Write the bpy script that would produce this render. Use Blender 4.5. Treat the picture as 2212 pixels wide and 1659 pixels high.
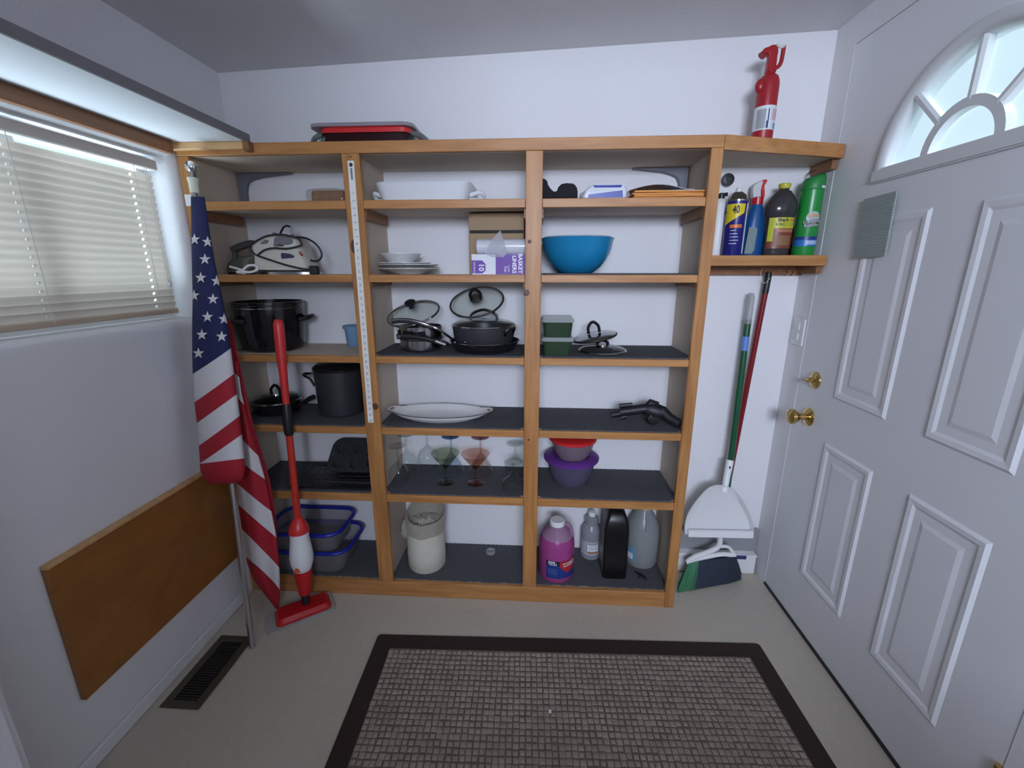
import bpy, bmesh, math, random
from mathutils import Vector, Matrix
random.seed(7)
PI = math.pi
for o in list(bpy.data.objects):
    bpy.data.objects.remove(o, do_unlink=True)
scene = bpy.context.scene
COL = scene.collection

# ---------------------------------------------------------------- camera
CAM = Vector((0, -1.5, 1.306))
PITCH, YAW, FPX = math.radians(14.548), math.radians(3.406), 942.15
cd = bpy.data.cameras.new('camera'); cam = bpy.data.objects.new('camera', cd); COL.objects.link(cam)
cam.location = CAM
cam.rotation_euler = (PI/2 - PITCH, 0, YAW)
cd.sensor_fit = 'HORIZONTAL'; cd.sensor_width = 36; cd.lens = FPX/2212*36; cd.clip_start = 0.02
scene.camera = cam

# ---------------------------------------------------------------- light
world = bpy.data.worlds.new('sky'); scene.world = world; world.use_nodes = True
bg = world.node_tree.nodes['Background']
bg.inputs[0].default_value = (0.62, 0.80, 0.90, 1); bg.inputs[1].default_value = 1.0
def area(name, loc, rot, sx, sy, power, col):
    l = bpy.data.lights.new(name, 'AREA'); l.shape = 'RECTANGLE'; l.size = sx; l.size_y = sy
    l.energy = power; l.color = col
    o = bpy.data.objects.new(name, l); COL.objects.link(o); o.location = loc; o.rotation_euler = rot
    return o
# daylight through the high window of the room behind the camera
area('rear_daylight', (0.10, -3.36, 1.77), (PI/2, 0, 0), 0.9, 0.45, 62, (0.71, 0.80, 1.0))
# daylight reflected up from the bright ground outside the left window, and from the porch outside the front door
area('window_daylight', (-1.72, -0.42, 0.55), (0, math.radians(-152), 0), 0.7, 1.0, 62, (0.70, 0.86, 1.0))
area('door_daylight', (1.7, -0.29, 2.1), (0, math.radians(65), 0), 0.8, 0.8, 14, (0.75, 0.88, 1.0))
vs = scene.view_settings
vs.view_transform = 'Standard'; vs.look = 'None'; vs.exposure = 0.30; vs.gamma = 1.0; vs.use_curve_mapping = False

# ---------------------------------------------------------------- picture point -> place
_F = Vector((-math.sin(YAW)*math.cos(PITCH), math.cos(YAW)*math.cos(PITCH), -math.sin(PITCH)))
_R = Vector((math.cos(YAW), math.sin(YAW), 0)); _U = _R.cross(_F)
def at(u, v, x=None, y=None, z=None):
    d = _F + _R*((u-1106)/FPX) + _U*(-(v-829.5)/FPX)
    if y is not None: t = (y-CAM.y)/d.y
    elif z is not None: t = (z-CAM.z)/d.z
    else: t = (x-CAM.x)/d.x
    return CAM + d*t
def mpp(p): return (Vector(p)-CAM).dot(_F)/FPX
def wide(u): return 1/math.sqrt(1+((u-1106)/FPX)**2)   # round things look stretched away from the picture centre
def stand(u, v, wpx, z, ymin=0.005, ymax=0.268):
    """centre and radius of a round thing whose front foot is seen at (u,v) on a shelf of height z"""
    p = at(u, v, z=z); k = wide(u); r = k*wpx/2*mpp(p); r = k*wpx/2*mpp(p+Vector((0, r, 0)))
    y = min(max(p.y, ymin), ymax-2*r)
    q = at(u, v, y=y+r)
    return Vector((q.x, y+r, z)), r
def zat(u, v, y): return at(u, v, y=y).z
def xat(u, v, y): return at(u, v, y=y).x

# ---------------------------------------------------------------- materials
MATS = {}
def srgb(r, g, b):
    f = lambda c: (c/255/12.92) if c/255 <= .04045 else ((c/255+.055)/1.055)**2.4
    return (f(r), f(g), f(b), 1)
def new_mat(name):
    m = bpy.data.materials.new(name); m.use_nodes = True
    return m, m.node_tree, m.node_tree.nodes['Principled BSDF']
def mat(name, col, rough=.5, metal=0, noise=0, nscale=30, bump=0, bscale=200, spec=.5, trans=0, stretch=None):
    if name in MATS: return MATS[name]
    m, nt, b = new_mat(name); col = tuple(col)[:3]+(1,)
    b.inputs['Base Color'].default_value = col; b.inputs['Roughness'].default_value = rough
    b.inputs['Metallic'].default_value = metal; b.inputs['Specular IOR Level'].default_value = spec
    if trans: b.inputs['Transmission Weight'].default_value = trans
    tc = nt.nodes.new('ShaderNodeTexCoord'); mp = nt.nodes.new('ShaderNodeMapping')
    nt.links.new(tc.outputs['Object'], mp.inputs[0])
    if stretch: mp.inputs['Scale'].default_value = stretch
    if noise:
        n = nt.nodes.new('ShaderNodeTexNoise'); n.inputs['Scale'].default_value = nscale; n.inputs['Detail'].default_value = 4
        nt.links.new(mp.outputs[0], n.inputs['Vector'])
        mx = nt.nodes.new('ShaderNodeMix'); mx.data_type = 'RGBA'
        mx.inputs[6].default_value = tuple(c*(1-noise) for c in col[:3])+(1,)
        mx.inputs[7].default_value = tuple(min(1, c*(1+noise)) for c in col[:3])+(1,)
        nt.links.new(n.outputs[0], mx.inputs[0]); nt.links.new(mx.outputs[2], b.inputs['Base Color'])
    if bump:
        n2 = nt.nodes.new('ShaderNodeTexNoise'); n2.inputs['Scale'].default_value = bscale; n2.inputs['Detail'].default_value = 3
        nt.links.new(mp.outputs[0], n2.inputs['Vector'])
        bp = nt.nodes.new('ShaderNodeBump'); bp.inputs['Strength'].default_value = bump; bp.inputs['Distance'].default_value = .004
        nt.links.new(n2.outputs[0], bp.inputs['Height']); nt.links.new(bp.outputs[0], b.inputs['Normal'])
    MATS[name] = m; return m
def wood(name, c1, c2, stretch, rough=.45):
    m, nt, b = new_mat(name)
    tc = nt.nodes.new('ShaderNodeTexCoord'); mp = nt.nodes.new('ShaderNodeMapping'); mp.inputs['Scale'].default_value = stretch
    nt.links.new(tc.outputs['Object'], mp.inputs[0])
    n = nt.nodes.new('ShaderNodeTexNoise'); n.inputs['Scale'].default_value = 3.5; n.inputs['Detail'].default_value = 7; n.inputs['Distortion'].default_value = .6
    nt.links.new(mp.outputs[0], n.inputs['Vector'])
    r = nt.nodes.new('ShaderNodeValToRGB'); r.color_ramp.elements[0].position = .33; r.color_ramp.elements[1].position = .68
    r.color_ramp.elements[0].color = tuple(c2)+(1,); r.color_ramp.elements[1].color = tuple(c1)+(1,)
    nt.links.new(n.outputs[0], r.inputs[0]); nt.links.new(r.outputs[0], b.inputs['Base Color'])
    bp = nt.nodes.new('ShaderNodeBump'); bp.inputs['Strength'].default_value = .12; bp.inputs['Distance'].default_value = .002
    nt.links.new(n.outputs[0], bp.inputs['Height']); nt.links.new(bp.outputs[0], b.inputs['Normal'])
    b.inputs['Roughness'].default_value = rough
    MATS[name] = m; return m
def glass(name, tint, edge=.5, rough=.03):
    """thin clear glass: tinted see-through with mirror-like edges"""
    m = bpy.data.materials.new(name); m.use_nodes = True; nt = m.node_tree; out = nt.nodes['Material Output']
    nt.nodes.remove(nt.nodes['Principled BSDF'])
    g = nt.nodes.new('ShaderNodeBsdfGlossy'); g.inputs['Roughness'].default_value = rough; g.inputs[0].default_value = (.8, .82, .84, 1)
    t = nt.nodes.new('ShaderNodeBsdfTransparent'); t.inputs[0].default_value = tuple(tint)+(1,)
    fr = nt.nodes.new('ShaderNodeLayerWeight'); fr.inputs[0].default_value = .5; pw = nt.nodes.new('ShaderNodeMath'); pw.operation = 'POWER'; pw.inputs[1].default_value = 4
    mr = nt.nodes.new('ShaderNodeMapRange'); mr.inputs['To Min'].default_value = .03; mr.inputs['To Max'].default_value = edge
    nt.links.new(fr.outputs['Facing'], pw.inputs[0]); nt.links.new(pw.outputs[0], mr.inputs['Value']); mx = nt.nodes.new('ShaderNodeMixShader')
    nt.links.new(mr.outputs[0], mx.inputs[0]); nt.links.new(t.outputs[0], mx.inputs[1]); nt.links.new(g.outputs[0], mx.inputs[2]); nt.links.new(mx.outputs[0], out.inputs[0])
    MATS[name] = m; return m
def clear(name, tint, body=.12, rough=.08, edge=.55, spec=.5):
    """clear glass or plastic: transparent, with a glossy skin that grows towards grazing angles"""
    m = bpy.data.materials.new(name); m.use_nodes = True; nt = m.node_tree
    b = nt.nodes['Principled BSDF']; out = nt.nodes['Material Output']
    b.inputs['Base Color'].default_value = tuple(tint)[:3]+(1,); b.inputs['Roughness'].default_value = rough; b.inputs['Specular IOR Level'].default_value = spec
    t = nt.nodes.new('ShaderNodeBsdfTransparent'); t.inputs[0].default_value = tuple(min(1, .45+.55*c) if body < .3 else c for c in tuple(tint)[:3])+(1,)
    lw = nt.nodes.new('ShaderNodeLayerWeight'); lw.inputs[0].default_value = .35
    mr = nt.nodes.new('ShaderNodeMapRange'); mr.inputs['To Min'].default_value = body; mr.inputs['To Max'].default_value = edge
    nt.links.new(lw.outputs['Facing'], mr.inputs['Value'])
    mx = nt.nodes.new('ShaderNodeMixShader')
    nt.links.new(mr.outputs[0], mx.inputs[0]); nt.links.new(t.outputs[0], mx.inputs[1]); nt.links.new(b.outputs[0], mx.inputs[2])
    nt.links.new(mx.outputs[0], out.inputs[0])
    MATS[name] = m; return m

M_wall = mat('wall_paint', (.80, .79, .80), .75, bump=.35, bscale=90)
M_ceil = mat('ceiling_paint', (.72, .71, .72), .8, bump=.3, bscale=80)
M_trimwhite = mat('white_trim', (.78, .78, .78), .5)
M_door = mat('door_paint', (.80, .81, .83), .45, bump=.06, bscale=60)
M_floor = mat('floor_vinyl', (.54, .485, .40), .55, noise=.10, nscale=70, bump=.15, bscale=260)
M_pineH = wood('pine_horizontal', (.52, .245, .080), (.37, .155, .043), (1.2, 14, 14))
M_pineV = wood('pine_vertical', (.49, .23, .073), (.33, .135, .037), (14, 14, 1.2))
M_pinelight = wood('pine_pale', (.70, .43, .20), (.58, .32, .13), (1.2, 14, 14))
M_cleat = wood('cleat_wood', (.30, .13, .055), (.20, .085, .035), (14, 1.2, 14))
M_board = mat('particle_board', (.60, .50, .40), .7, noise=.10, nscale=120)
M_panelwood = wood('fold_panel_wood', (.34, .135, .028), (.27, .10, .02), (3, 2, 3), .4)
M_panelend = mat('panel_edge_wood', (.30, .115, .03), .5)
M_liner = mat('liner_carpet', (.098, .098, .108), .95, noise=.35, nscale=160, bump=.35, bscale=320, spec=.1)
M_black = mat('black_plastic', (.012, .012, .014), .4)
M_blacksatin = mat('black_anodized', (.020, .020, .023), .42, noise=.1)
M_blackgloss = mat('black_enamel', (.010, .010, .012), .12)
M_steel = mat('stainless_steel', (.40, .40, .41), .16, 1)
M_alu = mat('brushed_aluminium', (.55, .56, .58), .32, 1)
M_chrome = mat('chrome', (.75, .75, .77), .08, 1)
M_brass = mat('brass', (.62, .45, .18), .2, 1)
M_white = mat('white_plastic', (.80, .80, .80), .4)
M_ceramic = mat('white_ceramic', (.80, .82, .84), .15)
M_china = mat('white_china', (.76, .76, .74), .2)
M_red = mat('red_plastic', (.50, .012, .015), .3)
M_redlight = mat('bright_red_plastic', (.62, .03, .03), .35)
M_glass = glass('clear_glass', (.92, .94, .93), .85)
M_lidglass = glass('smoky_lid_glass', (.80, .83, .80), .7)
M_clearplastic = clear('clear_plastic', (.70, .70, .72), .30, .25, .6)
M_pane = clear('window_glass', (.95, .98, 1), .03, .02, .25)

# ---------------------------------------------------------------- mesh builder
class MB:
    def __init__(s, T=None):
        s.v = []; s.f = []; s.mi = []; s.T = T; s.cur = 0
    def add(s, vs, fs, T=None):
        n = len(s.v); T2 = T if T is not None else s.T
        for p in vs:
            p = Vector(p); s.v.append(T2 @ p if T2 is not None else p)
        for f in fs: s.f.append([n+i for i in f]); s.mi.append(s.cur)
        return s
    def box(s, x0, x1, y0, y1, z0, z1, T=None):
        vs = [(x, y, z) for x in (x0, x1) for y in (y0, y1) for z in (z0, z1)]
        return s.add(vs, [(0,1,3,2),(4,6,7,5),(0,4,5,1),(2,3,7,6),(0,2,6,4),(1,5,7,3)], T)
    def rings(s, rings, cap0=True, cap1=True, closed=True, T=None):
        n = len(rings[0]); vs = [p for r in rings for p in r]; fs = []
        for i in range(len(rings)-1):
            for j in range(n if closed else n-1):
                k = (j+1) % n; fs.append((i*n+j, i*n+k, (i+1)*n+k, (i+1)*n+j))
        if cap0: fs.append(tuple(range(n))[::-1])
        if cap1: fs.append(tuple((len(rings)-1)*n+j for j in range(n)))
        return s.add(vs, fs, T)
    def lathe(s, prof, c=(0,0,0), seg=32, T=None, sx=1, sy=1):
        c = Vector(c); rs = []
        for r, z in prof:
            r = max(r, 1e-5)
            rs.append([c+Vector((r*sx*math.cos(2*PI*j/seg), r*sy*math.sin(2*PI*j/seg), z)) for j in range(seg)])
        return s.rings(rs, prof[0][0] > 1e-4, prof[-1][0] > 1e-4, T=T)
    def shell(s, prof, c=(0,0,0), seg=32, T=None, sx=1, sy=1):
        c = Vector(c)
        rs = [[c+Vector((max(r,1e-5)*sx*math.cos(2*PI*j/seg), max(r,1e-5)*sy*math.sin(2*PI*j/seg), z)) for j in range(seg)] for r, z in prof]
        return s.rings(rs, False, False, T=T)
    def tube(s, pts, r, seg=8, T=None, closed=False):
        pts = [Vector(p) for p in pts]; n = len(pts); rs = []; up = None
        for i, p in enumerate(pts):
            a = pts[i-1] if (i > 0 or closed) else p; b = pts[(i+1) % n] if (i < n-1 or closed) else p
            d = (b-a).normalized()
            if up is None:
                up = Vector((0,0,1)) if abs(d.z) < .9 else Vector((1,0,0))
            x = d.cross(up).normalized(); up = x.cross(d).normalized()
            rr = r[i] if isinstance(r, (list, tuple)) else r
            rs.append([p + x*(rr*math.cos(2*PI*j/seg)) + up*(rr*math.sin(2*PI*j/seg)) for j in range(seg)])
        if closed: rs.append(rs[0]); return s.rings(rs, False, False, T=T)
        return s.rings(rs, T=T)
    def prism(s, poly, a, b, axis='y', T=None):
        """polygon (2D) extruded from a to b along an axis"""
        def P(p, t):
            return {'y': (p[0], t, p[1]), 'z': (p[0], p[1], t), 'x': (t, p[0], p[1])}[axis]
        return s.rings([[P(p, a) for p in poly], [P(p, b) for p in poly]], T=T)
    def ball(s, c, r, seg=16, n=9, T=None):
        if not isinstance(r, (tuple, list)): r = (r, r, r)
        c = Vector(c); rs = []
        for i in range(n+1):
            a = -PI/2+PI*i/n; q = max(math.cos(a), 1e-4)
            rs.append([c+Vector((r[0]*q*math.cos(2*PI*j/seg), r[1]*q*math.sin(2*PI*j/seg), r[2]*math.sin(a))) for j in range(seg)])
        return s.rings(rs, False, False, T=T)
    def cylpatch(s, c, R, a0, a1, z0, z1, n=10, th=.0006, T=None):
        """label on a cylinder; angle 0 faces the camera side (-y), positive turns to +x"""
        c = Vector(c); A = [a0+(a1-a0)*i/n for i in range(n+1)]
        P = lambda a, r, z: c+Vector((r*math.sin(a), -r*math.cos(a), z))
        vs = [P(a, R+th, z) for z in (z0, z1) for a in A]
        return s.add(vs, [(i, i+1, n+2+i, n+1+i) for i in range(n)], T)
    def build(s, name, mats, parent=None, smooth=35, bevel=0, origin=None, kind=None, label=None):
        if not isinstance(mats, (list, tuple)): mats = [mats]
        if origin is None:
            if parent is not None: origin = ORG[parent]
            else:
                xs = [p.x for p in s.v]; ys = [p.y for p in s.v]; zs = [p.z for p in s.v]
                origin = Vector(((min(xs)+max(xs))/2, (min(ys)+max(ys))/2, min(zs)))
        origin = Vector(origin)
        me = bpy.data.meshes.new(name); me.from_pydata([p-origin for p in s.v], [], s.f)
        for m in mats: me.materials.append(m)
        for p, i in zip(me.polygons, s.mi): p.material_index = i
        bm = bmesh.new(); bm.from_mesh(me)
        bmesh.ops.recalc_face_normals(bm, faces=bm.faces)
        if bevel:
            bmesh.ops.bevel(bm, geom=[e for e in bm.edges if e.is_manifold and e.calc_face_angle(0) > .6], offset=bevel, segments=1 if bevel < .004 else 3, affect='EDGES', clamp_overlap=True)
        bm.to_mesh(me); bm.free()
        if smooth:
            me.shade_smooth(); me.set_sharp_from_angle(angle=math.radians(smooth))
        o = bpy.data.objects.new(name, me); COL.objects.link(o)
        if parent is not None:
            o.parent = parent; o.location = origin-ORG[parent]
        else: o.location = origin
        ORG[o] = origin
        if kind: o['kind'] = kind
        if label: o['label'] = label
        return o
ORG = {}
def thing(name, label, cat, loc, group=None, kind=None):
    o = bpy.data.objects.new(name, None); COL.objects.link(o); o.location = loc; ORG[o] = Vector(loc)
    o.empty_display_size = .05
    if label: o['label'] = label
    if cat: o['category'] = cat
    if group: o['group'] = group
    if kind: o['kind'] = kind
    return o
def tag(o, label, cat, group=None):
    o['label'] = label; o['category'] = cat
    if group: o['group'] = group
    return o
def struct(o): o['kind'] = 'structure'; return o
def rrect(cx, cy, hx, hy, r, z, n=5):
    pts = []
    for sx, sy, a0 in ((1,1,0), (-1,1,PI/2), (-1,-1,PI), (1,-1,3*PI/2)):
        for i in range(n+1):
            a = a0+PI/2*i/n
            pts.append(Vector((cx+sx*(hx-r)+r*math.cos(a), cy+sy*(hy-r)+r*math.sin(a), z)))
    return pts
def smoothpts(P, n=8):
    """Catmull-Rom through points"""
    P = [Vector(p) for p in P]; out = []
    for i in range(len(P)-1):
        a, b, c, d = P[max(i-1,0)], P[i], P[i+1], P[min(i+2, len(P)-1)]
        for k in range(n):
            t = k/n
            out.append(.5*((2*b)+(c-a)*t+(2*a-5*b+4*c-d)*t*t+(3*b-a-3*c+d)*t**3))
    out.append(P[-1]); return out
def text_geo(s, size, align='CENTER', bold=0):
    cu = bpy.data.curves.new('lettering', 'FONT'); cu.body = s; cu.size = size; cu.align_x = align; cu.align_y = 'CENTER'; cu.offset = bold; cu.resolution_u = 2
    o = bpy.data.objects.new('lettering_tmp', cu); COL.objects.link(o)
    dg = bpy.context.evaluated_depsgraph_get(); me = bpy.data.meshes.new_from_object(o.evaluated_get(dg))
    vs = [v.co.copy() for v in me.vertices]; fs = [list(p.vertices) for p in me.polygons]
    bpy.data.objects.remove(o, do_unlink=True); bpy.data.curves.remove(cu); bpy.data.meshes.remove(me)
    return vs, fs
def text_flat(mb, s, size, c, rot=0, sx=1, bold=0, align='CENTER'):
    """lettering on a plane facing -y, centred at c, turned by rot in that plane"""
    vs, fs = text_geo(s, size, align, bold); c = Vector(c); ca, sa = math.cos(rot), math.sin(rot)
    mb.add([c+Vector((p.x*sx*ca-p.y*sa, 0, p.x*sx*sa+p.y*ca)) for p in vs], fs)
def text_cyl(mb, s, size, c, R, a0, z, rot=0, sx=1, bold=0, T=None):
    vs, fs = text_geo(s, size, 'CENTER', bold); c = Vector(c); ca, sa = math.cos(rot), math.sin(rot); out = []
    for p in vs:
        X = p.x*sx*ca-p.y*sa; Z = p.x*sx*sa+p.y*ca; a = a0+X/R
        out.append(c+Vector((R*math.sin(a), -R*math.cos(a), z+Z)))
    mb.add(out, fs, T)

# ================================================================= the room
XL, XR, YB = -1.19, .99, .2765
YN = -3.4
def ceil_z(x): return 2.012+(x-XL)/(XR-XL)*.076
struct(MB().box(XL-.3, XR+.3, YN-.1, YB+.1, -.06, 0).build('floor', M_floor, smooth=0))
struct(MB().rings([[(XL-.3, y, ceil_z(XL-.3)), (XR+.3, y, ceil_z(XR+.3)), (XR+.3, y, ceil_z(XR+.3)+.08), (XL-.3, y, ceil_z(XL-.3)+.08)] for y in (YN-.1, YB+.1)]).build('ceiling', M_ceil, smooth=0))
struct(MB().box(XL-.14, XR+.1, YB, YB+.09, 0, 2.2).build('wall_back', M_wall, smooth=0))
# left wall with the window opening, its edges rounded over
WY0, WY1, WZ0, WZ1 = -.80, -.018, 1.150, 1.664
def wall_left():
    x0, x1 = XL-.14, XL
    O = [(-.93, 0), (YB, 0), (YB, 2.2), (-.93, 2.2)]; I = [(WY0, WZ0), (WY1, WZ0), (WY1, WZ1), (WY0, WZ1)]
    bm = bmesh.new()
    V = {(k, i, x): bm.verts.new((x, p[0], p[1])) for k, L in (('o', O), ('i', I)) for i, p in enumerate(L) for x in (x0, x1)}
    for i in range(4):
        j = (i+1) % 4
        for x in (x0, x1): bm.faces.new([V['o',i,x], V['o',j,x], V['i',j,x], V['i',i,x]])
        bm.faces.new([V['o',i,x0], V['o',j,x0], V['o',j,x1], V['o',i,x1]])
        bm.faces.new([V['i',i,x0], V['i',j,x0], V['i',j,x1], V['i',i,x1]])
    bm.edges.ensure_lookup_table()
    es = [e for e in bm.edges if all(abs(v.co.x-x1) < 1e-5 for v in e.verts) and {tuple(round(c, 4) for c in v.co[1:]) for v in e.verts} <= {tuple(round(c, 4) for c in p) for p in I}]
    bmesh.ops.recalc_face_normals(bm, faces=bm.faces)
    bmesh.ops.bevel(bm, geom=es, offset=.032, segments=6, profile=.5, affect='EDGES')
    me = bpy.data.meshes.new('wall_left'); bm.to_mesh(me); bm.free(); me.materials.append(M_wall)
    me.shade_smooth(); me.set_sharp_from_angle(angle=math.radians(40))
    o = bpy.data.objects.new('wall_left', me); COL.objects.link(o); return struct(o)
wall_left()
# the near wall that juts into the room and the rest of the shell behind the camera, with an added light blocker
struct(MB().box(XL-.14, -.95, YN, -.925, 0, 2.2).build('wall_near', M_wall, smooth=30, bevel=.02))
DY0, DY1, DZ = -.755, .168, 2.0   # door opening
w = MB()
w.box(XR, XR+.14, DY1, YB+.09, 0, 2.25); w.box(XR, XR+.14, YN, DY0, 0, 2.25); w.box(XR, XR+.14, DY0, DY1, DZ, 2.25)
w.box(XR+.052, XR+.14, DY1-.025, DY1, 0, DZ); w.box(XR+.052, XR+.14, DY0, DY0+.025, 0, DZ); w.box(XR+.052, XR+.14, DY0, DY1, DZ-.025, DZ); w.box(XR+.052, XR+.14, DY0, DY1, 0, .012)
struct(w.build('wall_right', M_wall, smooth=0))
w = MB(); w.box(-.95, -.35, YN-.1, YN, 0, 2.2); w.box(.55, XR, YN-.1, YN, 0, 2.2); w.box(-.35, .55, YN-.1, YN, 1.995, 2.2); w.box(-.35, .55, YN-.1, YN, 0, 1.545)
struct(w.build('wall_rear', M_wall, smooth=0))
w = MB(); w.box(-.95, -.25, -2.05, -1.95, 0, 2.2); w.box(.70, XR, -2.05, -1.95, 0, 2.2); w.box(-.25, .70, -2.05, -1.95, 1.98, 2.2); w.box(-.25, .70, -2.05, -1.95, 0, 0.98)  # added unseen wall; its opening and sill block light low and left
struct(w.build('wall_light_blocker', M_wall, smooth=0))
struct(MB().box(XL, XL+.012, -.93, -.03, 0, .045).build('baseboard_left', M_trimwhite, smooth=0, bevel=.004))

# window: frame and pane behind the blind
o = struct(thing('window_1', None, None, (XL-.11, (WY0+WY1)/2, WZ0)))
f = MB(); fx0, fx1 = XL-.135, XL-.10
for b in ((WY0, WY0+.035, WZ0, WZ1), (WY1-.035, WY1, WZ0, WZ1), (WY0+.035, WY1-.035, WZ0, WZ0+.035), (WY0+.035, WY1-.035, WZ1-.035, WZ1)): f.box(fx0, fx1, *b)
f.build('window_frame', M_trimwhite, o, smooth=0)
for y0, y1 in ((WY0+.035, -.42), (-.39, WY1-.035)): MB().box(fx0+.012, fx0+.016, y0, y1, WZ0+.035, WZ1-.035).build('pane', M_pane, o, smooth=0)
MB().box(fx0, fx1, -.42, -.39, WZ0+.035, WZ1-.035).build('meeting_rail', M_trimwhite, o, smooth=0)

# ---------------------------------------------------------------- front door with fanlight
door = struct(thing('door_1', 'white panelled front door with a sunburst fanlight', None, (XR+.03, -.29, 0)))
dx0, dx1 = XR+.0015, XR+.046
FC, FZ, FR = -.293, 1.59, .232
ya, yb, zb, zt = DY0+.002, DY1-.002, .012, DZ-.002
m = MB(); m.box(dx0, dx1, ya, yb, zb, FZ)
N = 28; arch = []; outer = []
for i in range(N+1):
    a = PI*i/N; c, s_ = math.cos(a), math.sin(a); arch.append((FC+FR*c, FZ+FR*s_))
    t = min([(yb-FC)/c if c > 1e-6 else 9, (ya-FC)/c if c < -1e-6 else 9, (zt-FZ)/s_ if s_ > 1e-6 else 9]); outer.append((FC+t*c, FZ+t*s_))
ci = [min(range(N+1), key=lambda i: (outer[i][0]-y)**2+(outer[i][1]-zt)**2) for y in (yb, ya)]
outer[ci[0]] = (yb, zt); outer[ci[1]] = (ya, zt)
m.rings([[(x, *p) for p in L] for L, x in ((outer, dx0), (arch, dx0), (arch, dx1), (outer, dx1), (outer, dx0))], False, False, closed=False)
m.build('door_slab', M_door, door, smooth=30)
def moulded(y0, y1, z0, z1):
    mm = MB(); rs = []
    for ins, dx in ((0, 0), (.008, .0055), (.020, .0045), (.028, .0008), (.050, .0008), (.062, .0035), (.066, .0035)):
        rs.append([(dx0-dx, y0+ins, z0+ins), (dx0-dx, y1-ins, z0+ins), (dx0-dx, y1-ins, z1-ins), (dx0-dx, y0+ins, z1-ins)])
    mm.rings(rs, False, True); mm.build('door_panel', M_door, door, smooth=0)
for y0, y1 in ((-.262, -.038), (-.612, -.392)):
    moulded(y0, y1, .215, .735); moulded(y0, y1, .893, 1.462)
# fanlight trim, muntins and panes
def arc(r0, r1, a0, a1, n, x0, x1):
    q = MB(); rs = []
    for i in range(n+1):
        a = a0+(a1-a0)*i/n; c, s_ = math.cos(a), math.sin(a)
        rs.append([(x0, FC+r0*c, FZ+r0*s_), (x0, FC+r1*c, FZ+r1*s_), (x1, FC+r1*c, FZ+r1*s_), (x1, FC+r0*c, FZ+r0*s_)])
    return q.rings(rs)
M_fan = mat('fanlight_trim', (.70, .72, .72), .4)
q = MB(); rs = []
for i in range(41):
    a = PI*i/40; c, s_ = math.cos(a), math.sin(a)
    rs.append([(x, FC+r*c, FZ+r*s_) for r, x in ((FR-.004, dx1), (FR-.004, dx0+.004), (FR+.004, dx0-.006), (FR+.022, dx0-.010), (FR+.034, dx0-.004), (FR+.034, dx0+.001))])
q.rings(rs, closed=False, cap0=False, cap1=False); q.build('fanlight_frame', M_fan, door, smooth=50)
q = MB(); q.box(dx0-.010, dx0+.004, FC-FR-.034, FC+FR+.034, FZ-.034, FZ+.004); q.build('fanlight_sill', M_fan, door, smooth=30, bevel=.004)
arc(.085, .108, 0, PI, 24, dx0-.002, dx0+.020).build('hub_muntin', M_fan, door, smooth=40)
for a in (PI/4, PI/2, 3*PI/4):
    c, s_ = math.cos(a), math.sin(a); q = MB()
    T = Matrix.Translation((0, FC, FZ)) @ Matrix.Rotation(a, 4, 'X')
    q.prism([(-.010, dx0+.02), (-.010, dx0+.003), (-.004, dx0-.003), (.004, dx0-.003), (.010, dx0+.003), (.010, dx0+.02)], .102, FR-.002, axis='y', T=T @ Matrix(((0,0,1,0),(0,1,0,0),(1,0,0,0),(0,0,0,1))))
    q.build('muntin', M_fan, door, smooth=40)
def pane(r0, r1, a0, a1):
    arc(r0, r1, a0, a1, 12, dx0+.022, dx0+.026).build('pane', M_pane, door, smooth=40)
for k in range(4): pane(.096, FR, PI/4*k, PI/4*(k+1))
pane(.002, .096, 0, PI)
# brass deadbolt, knob, hinges, bottom sweep
def knobset(y, z):
    k = MB(); T = Matrix.Translation((dx0, y, z)) @ Matrix.Rotation(-PI/2, 4, 'Y')
    k.lathe([(.034, 0), (.034, .004), (.028, .009), (.013, .014), (.012, .034), (.020, .042), (.028, .055), (.027, .066), (.016, .073), (0, .075)], T=T)
    return k.build('door_knob', M_brass, door)
knobset(.073, .790)
k = MB(); T = Matrix.Translation((dx0, .071, .928)) @ Matrix.Rotation(-PI/2, 4, 'Y')
k.lathe([(.031, 0), (.030, .006), (.022, .011), (.010, .013), (.009, .020), (0, .020)], T=T)
d = k.build('deadbolt', M_brass, door)
k = MB(); k.box(dx0-.036, dx0-.018, .071-.016, .071+.016, .928-.005, .928+.005); k.build('thumb_turn', M_brass, d, bevel=.003)
for z in (.25, 1.75):
    k = MB(); k.lathe([(.007, -.045), (.007, .045)], c=(dx0-.006, DY0+.004, z), seg=12); k.build('hinge', M_brass, door)
MB().box(dx0-.004, dx1-.004, ya, yb, .001, .013).build('door_sweep', M_black, door, smooth=0)
# greyish green ribbed sheet on the door
s = MB(); T = Matrix.Translation((dx0-.012, -.088, 1.345)) @ Matrix.Rotation(math.radians(-1.5), 4, 'X')
s.box(-.001, .002, -.063, .063, 0, .172, T=T)
M_patch = mat('patch_sheet', (.34, .40, .38), .8, noise=.12, nscale=6, stretch=(1, 1, 14))
p = thing('ribbed_sheet', 'grey green ribbed sheet stuck on the white door below the fanlight', 'sheet', (dx0-.012, -.088, 1.345))
s.build('sheet', M_patch, p, smooth=0)
for i in range(22):
    r = MB(); r.box(-.0022, -.001, -.061, .061, .004+i*.0076, .0075+i*.0076, T=T); r.build('rib', M_patch, p, smooth=0)
# switch plate on the right wall
s = thing('light_switch', 'white double light switch plate on the wall beside the door', 'light switch', (XR, .214, 1.032))
MB().box(XR-.006, XR, .178, .250, 1.032, 1.132).build('plate', M_white, s, bevel=.002)
for z in (1.052, 1.088): MB().box(XR-.010, XR-.005, .203, .226, z, z+.026).build('rocker', M_white, s, bevel=.002)

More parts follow.
